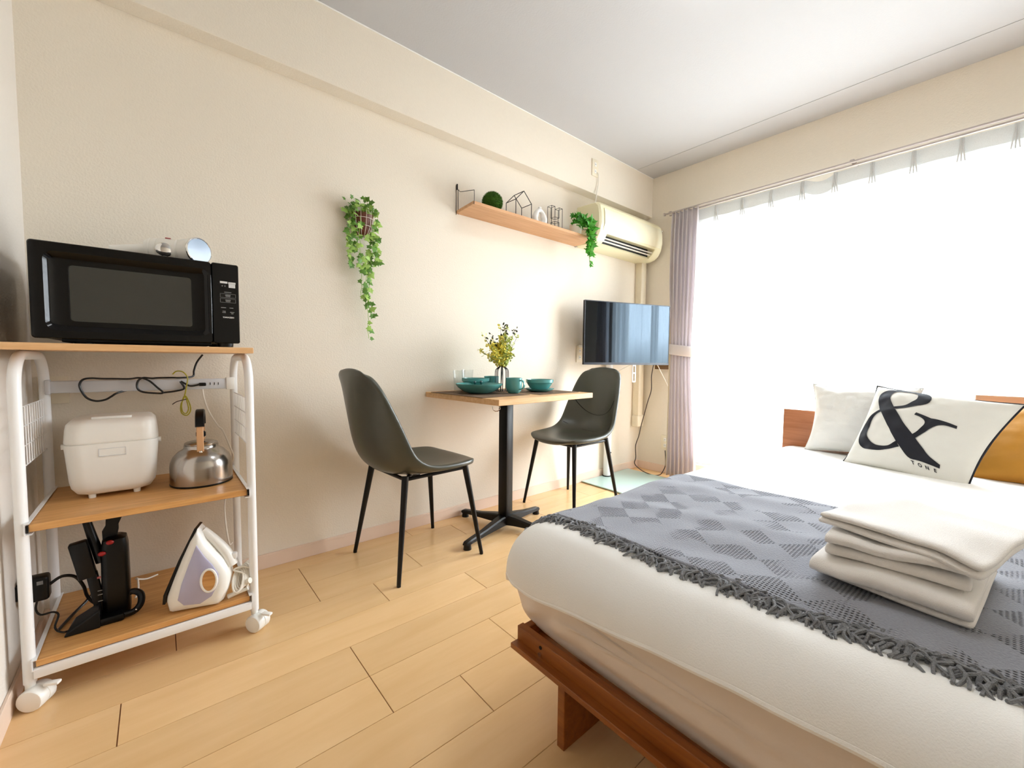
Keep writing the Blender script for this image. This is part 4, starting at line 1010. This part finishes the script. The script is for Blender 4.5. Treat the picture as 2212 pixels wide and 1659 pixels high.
# ------------------------------------------------------------------ bed
t = thing('bed', 'low walnut brown wooden bed frame in the right foreground', 'bed', (1.6, -1.87, 0))
T = Matrix.Translation((-1.6, 1.87, 0))
BYL, BYR, BXF, BXH = -1.236, -2.52, .690, 2.64
MB().box(BXF, BXF + .02, BYR, BYL, .17, .220, .0015, 1, M=T).build('foot_board', M_bedw, t, smooth=False)
MB().box(.667, .692, BYR - .0, BYL, .170, .184, .0015, 1, M=T).build('foot_ledge', M_bedw, t, smooth=False)
for y in (BYL - .02, BYR): MB().box(BXF + .02, BXH, y, y + .02, .15, .215, .0015, 1, M=T).build('side_rail', M_bedw, t, smooth=False)
for y in (-1.38, -2.34): MB().box(.690, .93, y - .022, y, 0, .17, .0015, 1, M=T).build('leg', M_bedw, t, smooth=False)
for y in (-1.36, -2.34): MB().box(2.36, 2.6, y - .022, y, 0, .17, .0015, 1, M=T).build('leg', M_bedw, t, smooth=False)
for k in range(12): x = .75 + k * .155; MB().box(x, x + .09, BYR + .02, BYL - .02, .172, .19, M=T).build('slat', M_bedw, t, smooth=False)
MB().box(2.632, 2.655, BYR, BYL, .14, .652, .002, 1, M=T).build('headboard', M_headw, t, smooth=False)
MB().box(2.640, 2.662, -2.50, -1.94, .652, .776, .002, 1, M=T).build('raised_headboard_panel', M_tanw, t, smooth=False)['label'] = 'pale tan raised board'
MB().cyl((.6885, -1.322, .206), (.6905, -1.322, .206), .0045, n=14, M=T).build('bolt_hole', M_dark, t)
MB().cyl((.6855, -1.322, .190), (.6905, -1.322, .190), .0052, n=14, M=T).build('bolt_cap', M_chrome, t)

def nz(x, y, z, s): return noise.noise(Vector((x * s, y * s, z * s)))
# mattress in fitted sheet
tm = thing('mattress', 'mattress in a cream fitted sheet on the bed frame', 'mattress', (1.6, -1.85, .191))
rings = []
def msec(x, hy0, hy1, z0, z1, bul):
    """cross-section ring in yz at x"""
    n = 60; pts = []
    cy, cz = (hy0 + hy1) / 2, (z0 + z1) / 2; a, b = abs(hy1 - hy0) / 2, (z1 - z0) / 2
    for i in range(n):
        th = 2 * PI * i / n; c_, s_ = cos(th), sin(th); e = .28
        pts.append(Vector((x, cy + a * math.copysign(abs(c_) ** e, c_), cz + b * math.copysign(abs(s_) ** e, s_))))
    return pts
xs = [(.722, .03, .035), (.712, .014, .018), (.708, .006, .008), (.712, .002, .003), (.73, 0, 0), (.80, 0, 0), (1.2, 0, 0), (1.8, 0, 0), (2.5, 0, 0), (2.60, .0, .0), (2.615, .01, .012), (2.62, .03, .03)]
# build as dense box surface: rows over x, ring over yz, foot face filled by rings shrinking
foot = []
for k in range(14):
    s = k / 13; foot.append(('f', .15 + .85 * s))
def face_ring(x, sc):
    base = msec(x, -1.188, -2.50, .194, .425, 0); c_ = Vector((x, (-1.188 - 2.50) / 2, .31))
    return [c_ + (p - c_) * 1.0 if sc >= 1 else Vector((x, c_.y + (p.y - c_.y) * (1 - (1 - sc) * .35), c_.z + (p.z - c_.z) * sc)) for p in base]
rings = []
for k in range(9):
    s = .1 + .9 * k / 8; rings.append(face_ring(.728 + .012 * (s ** 8), min(s, .97) if k < 8 else .985))
for x in (.748, .765, .80, .9, 1.1, 1.5, 2.0, 2.4, 2.6): rings.append(face_ring(x, 1))
mb = MB()
for R_r in rings:
    for p in R_r:
        side = max(0, 1 - abs(p.y + 1.2) / .35)
        if p.x < .9 and .2 < p.z < .42:
            w = .014 * nz(p.y, p.z, 1, 5) + .014 * side * sin((p.y * 2.2 + p.z * 1.6) * 26) + .009 * nz(p.y * 1.0 + p.z, p.z * 2, 3, 11) + .010 * max(0, nz(p.y * .8 + p.z * 2.2, 0, 8, 6))
            p.x -= (w + .022) * sst(.225, .27, p.z)
        if p.y > -1.25: p.y += .010 * nz(p.x, p.z, 5, 8)
mb.loft(rings, M=Matrix.Translation((-1.6, 1.85, -.191))); mb.build('sheeted_mattress', M_sheet, tm, ang=180, sub=1)

# duvet
DX, DY, DTOP, DR = .742, -1.312, .490, .112
def fold(o, r_=DR):
    a = r_ * PI / 2
    if o <= 0: return o, 0
    if o < a: return r_ * sin(o / r_), r_ * (1 - cos(o / r_))
    return r_ + (o - a) * .03, r_ + (o - a)
def bedsurf(s, t_, lift=0.0):
    """unfolded cloth coordinate (s along x, t_ along y) -> point on duvet top/sides"""
    ox = max(0, DX - s); oy = max(0, t_ - DY)
    o = math.hypot(ox, oy); r_ = DR + lift
    bx, by = max(s, DX), min(t_, DY)
    if o < 1e-9:
        p = Vector((bx, by, DTOP + lift)); nn = Vector((0, 0, 1))
    else:
        h, d = fold(o, r_); n2 = Vector((-ox / o, oy / o, 0))
        p = Vector((bx, by, DTOP + lift - d)) + n2 * h
    p.z -= .035 * sst(1.9, 2.6, s)
    p.z += .008 * nz(s, t_, 0, 2.3) + .003 * nz(s, t_, 4, 9) + .006 * sst(-1.5, -2.2, t_)
    return p
td = thing('duvet', 'plump white duvet covering the bed', 'duvet', (1.6, -1.85, .42))
def hemx(t_):
    return lerp(.125, .185, sst(DY + .165, DY + .02, t_)) - .025 * sst(-1.31, -1.50, t_) - .028 * sst(-1.5, -1.8, t_)
NS, NT = 110, 90
rows = []
for i in range(NS + 1):
    row = []
    for j in range(NT + 1):
        v = j / NT; t_ = (DY + .165) + (-2.66 - (DY + .165)) * v
        hx = hemx(t_); s = (DX - hx) + (2.60 - (DX - hx)) * (i / NS) ** 1.25
        p = bedsurf(s, t_)
        ed = max(0, DX - s)
        p.x -= .006 * sst(.02, .14, ed) * nz(t_, s, 7, 9); p.z += .003 * sin(t_ * 20 + s * 4) * sst(.02, .1, ed)
        row.append(p)
    rows.append(row)
MB().loft(rows, cap=False, closed=False, M=Matrix.Translation((-1.6, 1.85, -.42))).build('duvet_cover', M_duvet, td, ang=180, solid=.012)
mb = MB(); mb.tube([rows[0][j] + Vector((-.001, 0, 0)) for j in range(NT + 1)], .0065, 8, M=Matrix.Translation((-1.6, 1.85, -.42))); mb.build('hem_piping', M_duvet, td)

# throw blanket laid across
tt_ = thing('throw_blanket', 'grey woven throw with a dark fringe laid across the duvet', 'blanket', (1.1, -1.85, .5))
T = Matrix.Translation((-1.1, 1.85, -.5))
def thr(u, v):
    t_ = (DY + .172) + (-2.66 - (DY + .172)) * v
    s0 = .775 + .02 * (1 - v) * 0 + .015 * nz(t_, 0, 2, 4) + .03 * sst(-1.6, -2.4, t_); s1 = 1.415 + .03 * v + .01 * nz(t_, 1, 5, 5)
    s = lerp(s0, s1, u)
    p = bedsurf(s, t_, .011)
    p.z += .004 * nz(s * 2, t_ * 2, 9, 5) + .0035 * abs(sin((s - .9) * 12 + 2.2 * t_)) ** 8
    return p, s, t_
NU, NV = 60, 120; rows = []; uvs = []
for i in range(NU + 1):
    rows.append([]); 
    for j in range(NV + 1):
        p, s, t_ = thr(i / NU, j / NV); rows[-1].append(p); uvs.append((s, t_))
o = MB().loft(rows, cap=False, closed=False, M=T).build('woven_cloth', M_throw, tt_, ang=180, solid=.006, recalc=False)
uvl = o.data.uv_layers.new(name='UVMap')
for lp in o.data.loops: uvl.data[lp.index].uv = uvs[lp.vertex_index]
r = random.Random(9); mb = MB()
for k in range(640):
    v = k / 640 + r.uniform(-.001, .001); v = min(.999, max(0, v))
    p, s, t_ = thr(0, v)
    L_n = r.uniform(.030, .058); a = r.gauss(.5, 1.0); pts = []
    for q in range(6):
        f = q / 5; ss = s - .006 + .012 * (1 - f) - L_n * f * cos(a) * .75; t2 = t_ + L_n * f * sin(a) + .004 * sin(f * 9 + k)
        b = bedsurf(ss, t2, .007); b.z += .009 * sin(PI * f) * r.uniform(.3, 1.2) + .002 * sin(f * 14 + k * 2)
        pts.append(b)
    mb.tube(cat(pts, 2), .0027, 5, rf=lambda u: .0034 - .0012 * u, M=T)
fr = mb.build('fringe', M_fringe, tt_); fr['kind'] = 'stuff'

# towels
def towel(label, cx, cy, z, w, d, h, layers, rz, seed, sub=2, droop=0):
    """folded towel: serpentine layers, fold visible on the foot-facing side"""
    t = thing('towel', label, 'towel', (cx, cy, z), radians(rz), 'folded bath towels')
    lh = h / layers
    # serpentine centreline in local xz, towel depth along x (w), length along y (d)
    path = []
    for k in range(layers):
        zc = lh * (k + .5); xs_ = [-(w / 2 - lh * .6), w / 2 - lh * .6]
        if k % 2: xs_ = xs_[::-1]
        for q in range(9): f = q / 8; path.append((lerp(xs_[0], xs_[1], f), zc, 0))
        if k < layers - 1:
            sx = 1 if xs_[1] > 0 else -1
            for q in range(1, 5):
                a = -PI / 2 + PI * q / 5; path.append((xs_[1] + sx * lh * .5 * cos(a), zc + lh * .5 + lh * .5 * sin(a), 0))
    rows = []
    n = 22
    for x, zc, _ in path:
        row = []
        for j in range(n + 1):
            f = 2 * j / n - 1; y = f * d / 2
            zz = zc + (.011 * nz(x * 1.2, y * 1.2, seed + zc * 9, 7) + .003 * nz(x, y, seed, 22)) * (1 if zc > lh else .3); zz -= droop * (sst(.45, 1, -f) * sst(-.2, .8, -x / w * 2) + .5 * sst(.5, 1, f) * sst(0, 1, x / w * 2)); edge = sst(.8, 1, abs(f)); zz = lerp(zz, h * .48, edge * .05)
            row.append(Vector((x + .003 * nz(y, zc, seed, 12) + (w * .07) * nz(y * 1.2, zc * 24, seed, 4), y * (1 + .015 * nz(x, zc * 20, seed, 8)), zz)))
        rows.append(row)
    MB().loft(rows, cap=False, closed=False).build('terry_cloth', M_towel, t, ang=180, solid=lh * .93, sub=1)
    return t
def tz(x, y): return bedsurf(x, y, .011).z
z_ = tz(1.0, -1.93) + .006
towel('bottom white bath towel of the folded stack on the throw', 1.035, -1.915, z_, .285, .205, .042, 3, -4, 1)
towel('middle white bath towel of the folded stack on the throw', 1.035, -1.905, z_ + .042, .262, .185, .038, 2, 3, 5)
towel('top white face towel lying skewed on the towel stack', 1.060, -1.930, z_ + .079, .255, .225, .024, 2, -13, 9, droop=.012)

# pillows
def pillow_mesh(Wd, Hd, H, pinch, seed, n=36, tp=0, dy=0, cr=0):
    def f(u, v, side):
        e = max(0, (1 - u * u)) * max(0, (1 - v * v)); th = H * (e ** .42)
        x = Wd / 2 * u * (1 - pinch * (1 - v * v) ** 1 * abs(u) ** 3); y = Hd / 2 * v * (1 - pinch * (1 - u * u) * abs(v) ** 3)
        if u > 0: x += Wd / 2 * u * tp * (1 + v); y -= dy * u * (1 + v) / 2
        wr = .006 * nz(u * 1.2, v * 1.2, seed, 3) + .004 * nz(u, v, seed + 5, 7)
        if cr: wr += .016 * (.5 - abs(nz(u * .8 + .5 * v, v, seed + 9, 2.6))) + .008 * nz(u * .6 + v, v * .5 - u, seed, 6)
        return Vector((x, y, side * th + wr * (1 - max(abs(u), abs(v)) ** 4) + .004 * nz(u, v, seed, 1.5)))
    return f
def cushion(name, label, catg, M, Wd, Hd, H, pinch, seed, m, mback=None, n=36, tp=0, dy=0, cr=0):
    f = pillow_mesh(Wd, Hd, H, pinch, seed, tp=tp, dy=dy, cr=cr)
    t = thing(name, label, catg, M.translation)
    T_ = Matrix.Translation(-M.translation) @ M
    def half(side):
        return [[f(2 * i / n - 1, 2 * j / n - 1, side) for i in range(n + 1)] for j in range(n + 1)]
    front, back = half(1), half(-1)
    mb = MB(); mb.loft(front, cap=False, closed=False, M=T_)
    if mback is None: mb.loft([r_[::-1] for r_ in back], cap=False, closed=False, M=T_)
    mb.build('front_cover' if mback else 'cover', m, t, ang=180, recalc=False)
    if mback: MB().loft([r_[::-1] for r_ in back], cap=False, closed=False, M=T_).build('back_cover', mback, t, ang=180, recalc=False)
    ring = [f(-1 + 2 * i / n, -1, 0) for i in range(n)] + [f(1, -1 + 2 * i / n, 0) for i in range(n)] + [f(1 - 2 * i / n, 1, 0) for i in range(n)] + [f(-1, 1 - 2 * i / n, 0) for i in range(n)]
    MB().tube([T_ @ p for p in ring], .003, 6, closed=True).build('edge_seam', mback or m, t)
    return t, f, T_
def plane_from(BL, BR, up_pt):
    """local x: BL->BR, local y: up the pillow, z: toward the viewer"""
    BL, BR, up_pt = Vector(BL), Vector(BR), Vector(up_pt)
    x = (BR - BL).normalized(); y = (up_pt - BL); y = (y - x * y.dot(x)).normalized(); z = x.cross(y)
    M = Matrix((x, y, z)).transposed().to_4x4(); return M, x, y, z
# white sleeping pillow
M_, x, y, z = plane_from((2.52, -1.33, .462), (2.50, -1.93, .462), (2.60, -1.33, .78))
c = Vector((2.505, -1.36, .470)) + x * .20 + y * .165 + Vector((0, -.02, 0)); M_.translation = c + z * .0
cushion('pillow', 'plain white pillow leaning on the headboard behind the lettered cushion', 'pillow', M_, .41, .345, .085, .13, 2, M_pillow, cr=1)
# mustard cushion
M_, x, y, z = plane_from((2.36, -1.93, .47), (2.34, -2.38, .47), (2.56, -1.93, .73))
M_.translation = Vector((2.375, -1.93, .474)) + x * .235 + y * .165
cushion('cushion', 'mustard yellow cushion partly hidden behind the lettered cushion', 'cushion', M_, .46, .34, .07, .08, 6, M_must)
# ampersand cushion
BLp, BRp = Vector((2.285, -1.575, .470)), Vector((2.108, -1.942, .455))
M_, x, y, z = plane_from(BLp, BRp, BLp + Vector((.16, -.03, .33)))
Wd = (BRp - BLp).length * 1.02; Hd = .372
M_.translation = BLp + x * Wd / 2 + y * Hd / 2
tc_, f_, T_ = cushion('lettered_cushion', 'off white square cushion printed with a large black ampersand', 'cushion', M_, Wd, Hd, .062, .10, 3, M_cush, M_ink, n=40, tp=.11, dy=.02)
# homography from the traced sheet (crop px) to cushion (u,v)
src = [(680, 762), (1720, 1000), (2195, 262), (1040, 185)]; dst = [(-1, -1), (1, -1), (1, 1), (-1, 1)]
def solve(A, b):
    n = len(b); A = [r_[:] + [b[i]] for i, r_ in enumerate(A)]
    for i in range(n):
        p = max(range(i, n), key=lambda k: abs(A[k][i])); A[i], A[p] = A[p], A[i]
        for k in range(n):
            if k != i:
                q = A[k][i] / A[i][i]; A[k] = [a - q * b_ for a, b_ in zip(A[k], A[i])]
    return [A[i][n] / A[i][i] for i in range(n)]
A_, b_ = [], []
for (px_, py_), (u, v) in zip(src, dst):
    px_, py_ = px_ / 1000, py_ / 1000
    A_.append([px_, py_, 1, 0, 0, 0, -u * px_, -u * py_]); b_.append(u); A_.append([0, 0, 0, px_, py_, 1, -v * px_, -v * py_]); b_.append(v)
Hm = solve(A_, b_)
def uvof(px_, py_):
    px_, py_ = px_ / 1000, py_ / 1000; w = Hm[6] * px_ + Hm[7] * py_ + 1
    return (Hm[0] * px_ + Hm[1] * py_ + Hm[2]) / w, (Hm[3] * px_ + Hm[4] * py_ + Hm[5]) / w
mb = MB()
def ribbon(A1, A2, K=7):
    a = [Vector((*p, 0)) for p in A1]; b = [Vector((*p, 0)) for p in A2]
    a = cat(a, 4); b = cat(b, 4); rows = []
    for p, q in zip(a, b):
        row = []
        for k in range(K + 1):
            w = p.lerp(q, k / K); u, v = uvof(w.x, w.y); s = f_(max(-1, min(1, u)), max(-1, min(1, v)), 1); s.z += .0022; row.append(s)
        rows.append(row)
    mb.loft(rows, cap=False, closed=False, M=T_)
# top loop (from left side over the top down to the crossing)
ribbon([(1095, 400), (1078, 340), (1085, 285), (1130, 242), (1220, 220), (1330, 220), (1440, 226), (1530, 250), (1563, 290), (1540, 335), (1470, 365), (1370, 385), (1255, 400)],
       [(1250, 400), (1218, 345), (1204, 300), (1215, 262), (1255, 240), (1325, 236), (1395, 240), (1440, 258), (1446, 285), (1425, 318), (1370, 350), (1310, 370), (1235, 382)])
ribbon([(1085, 380), (1110, 415), (1170, 520), (1235, 640), (1310, 757), (1400, 785), (1562, 832)], [(1235, 378), (1262, 415), (1320, 505), (1400, 615), (1470, 715), (1505, 755), (1576, 806)])
ribbon([(1110, 392), (1040, 420), (960, 470), (895, 540), (862, 600), (868, 645), (910, 682), (980, 700), (1060, 706), (1150, 700), (1252, 682)],
       [(1122, 412), (1065, 430), (1020, 465), (985, 520), (966, 570), (975, 610), (1005, 645), (1050, 668), (1110, 676), (1170, 668), (1240, 642)])
ribbon([(1375, 590), (1440, 552), (1485, 515), (1488, 485), (1462, 460), (1418, 445)], [(1400, 618), (1490, 570), (1560, 530), (1600, 500), (1540, 462), (1436, 428)])
ribbon([(1560, 530), (1600, 517), (1660, 514), (1735, 527)], [(1520, 462), (1590, 470), (1650, 482), (1742, 506)])
mb.build('ampersand_print', M_ink, tc_, ang=180, recalc=False)
tm_ = textmesh('TONE', 1, Matrix.Identity(4), None, None, None)
xs_ = [v.x for v in tm_.v]; mnx, mxx = min(xs_), max(xs_)
mb = MB()
# spaced letters, each mapped on the cushion
for ch, (px_, py_) in zip('TONE', ((1343, 800), (1400, 818), (1458, 834), (1520, 850))):
    q = textmesh(ch, 42, Matrix.Identity(4), None, None, None, depth=.001); vs = []
    for v in q.v:
        X = px_ + v.x * .95 ; Y = py_ + 13 - v.y * .9 + v.x * .27
        u, w = uvof(X, Y); s = f_(u, w, 1); s.z += .002 + (.0004 if v.z > 0 else 0); vs.append(s)
    mb.add(vs, q.f, M=T_)
mb.build('tone_lettering', M_ink, tc_, smooth=False, recalc=False)

# ------------------------------------------------------------------ ceiling lamp (just above the frame)
lx, ly = 1.47, -1.42
t = thing('ceiling_lamp', 'round white ceiling lamp in the middle of the room', 'ceiling lamp', (lx, ly, ZC))
MB().lathe([(.05, 0), (.235, 0), (.24, -.02), (.24, -.03), (.002, -.03)], n=48).build('base_plate', M_whitep, t, ang=40)
m, nt, b = newmat('lamp_diffuser'); b.inputs['Base Color'].default_value = (.9, .9, .9, 1); b.inputs['Emission Color'].default_value = (.95, .97, 1, 1); b.inputs['Emission Strength'].default_value = 10.0
MB().lathe([(.235, -.02), (.24, -.04), (.23, -.07), (.19, -.095), (.10, -.11), (.002, -.113)], n=48).build('diffuser', m, t, ang=180)

t = thing('ceiling_lamp', 'small round white fill lamp added out of view in hallway', 'ceiling lamp', (-1.35, -1.95, ZC))  # unseen lamp added as fill for the rack, bed foot and near floor
MB().lathe([(.03, 0), (.13, 0), (.135, -.02), (.002, -.02)], n=36).build('base_plate', M_whitep, t, ang=40)
MB().lathe([(.13, -.015), (.13, -.04), (.11, -.065), (.06, -.08), (.002, -.083)], n=36).build('diffuser', m, t, ang=180)

# ------------------------------------------------------------------ daylight
w = bpy.data.worlds.new('World'); bpy.context.scene.world = w; w.use_nodes = True
bg = w.node_tree.nodes['Background']; bg.inputs['Strength'].default_value = 24.0
_tc = w.node_tree.nodes.new('ShaderNodeTexCoord'); _sx = w.node_tree.nodes.new('ShaderNodeSeparateXYZ'); _rp = w.node_tree.nodes.new('ShaderNodeValToRGB')
w.node_tree.links.new(_tc.outputs['Generated'], _sx.inputs[0]); w.node_tree.links.new(_sx.outputs['Z'], _rp.inputs[0]); w.node_tree.links.new(_rp.outputs[0], bg.inputs['Color'])
_rp.color_ramp.elements[0].position = 0.0; _rp.color_ramp.elements[0].color = (.26, .27, .27, 1)      # street and ground below
_rp.color_ramp.elements[1].position = .06; _rp.color_ramp.elements[1].color = (.91, .94, 1.0, 1)      # overcast sky
ld = bpy.data.lights.new('window_portal', 'AREA'); ld.shape = 'RECTANGLE'; ld.size = abs(WY1 - WY0); ld.size_y = WZ1 - WZ0
ld.cycles.is_portal = True
lo = bpy.data.objects.new('window_portal', ld); C.objects.link(lo); lo.location = (XR + .17, (WY0 + WY1) / 2, (WZ0 + WZ1) / 2); lo.rotation_euler = (radians(90), 0, radians(90))
lo.rotation_euler = Vector((-1, 0, 0)).to_track_quat('-Z', 'Y').to_euler()

# ------------------------------------------------------------------ camera
F = Vector((0.64554971, 0.76174024, -0.05493062)); R = Vector((0.76320443, -0.64608249, 0.00981893)); U = Vector((0.02801024, 0.0482619, 0.99844189))
cam = bpy.data.cameras.new('camera'); co = bpy.data.objects.new('camera', cam); C.objects.link(co)
Mx = Matrix((R, U, -F)).transposed().to_4x4(); Mx.translation = Vector((0, -2.01916843, .89985497)); co.matrix_world = Mx
cam.sensor_width = 36; cam.lens = 14.7055; cam.clip_start = .02
S_ = bpy.context.scene; S_.camera = co
S_.view_settings.view_transform = 'Standard'; S_.view_settings.look = 'None'; S_.view_settings.exposure = 0.30; S_.view_settings.gamma = 1.0
S_.view_settings.use_curve_mapping = False
S_.cycles.max_bounces = 10; S_.cycles.diffuse_bounces = 6; S_.cycles.transparent_max_bounces = 16

# ------------------------------------------------------------------ repeats share a group
groups = {'mug': 'teal mugs on the table', 'small_bowl': 'small teal bowls on plates', 'small_plate': 'small teal plates under bowls', 'spoon': 'teal spoons in the wide bowl',
          'drinking_glass': 'clear glasses by the wall', 'placemat': 'dark placemats on the table', 'wall_socket': 'cream wall sockets', 'lace_curtain': 'sheer lace curtains',
          'curtain': 'grey drapes', 'aerial_cable': 'thin white cables behind the television', 'adapter_lead': 'black leads on the lowest shelf'}
for ob in C.objects:
    if ob.parent is None and 'label' in ob and 'group' not in ob:
        g = groups.get(ob.name.split('.')[0])
        if g: ob['group'] = g
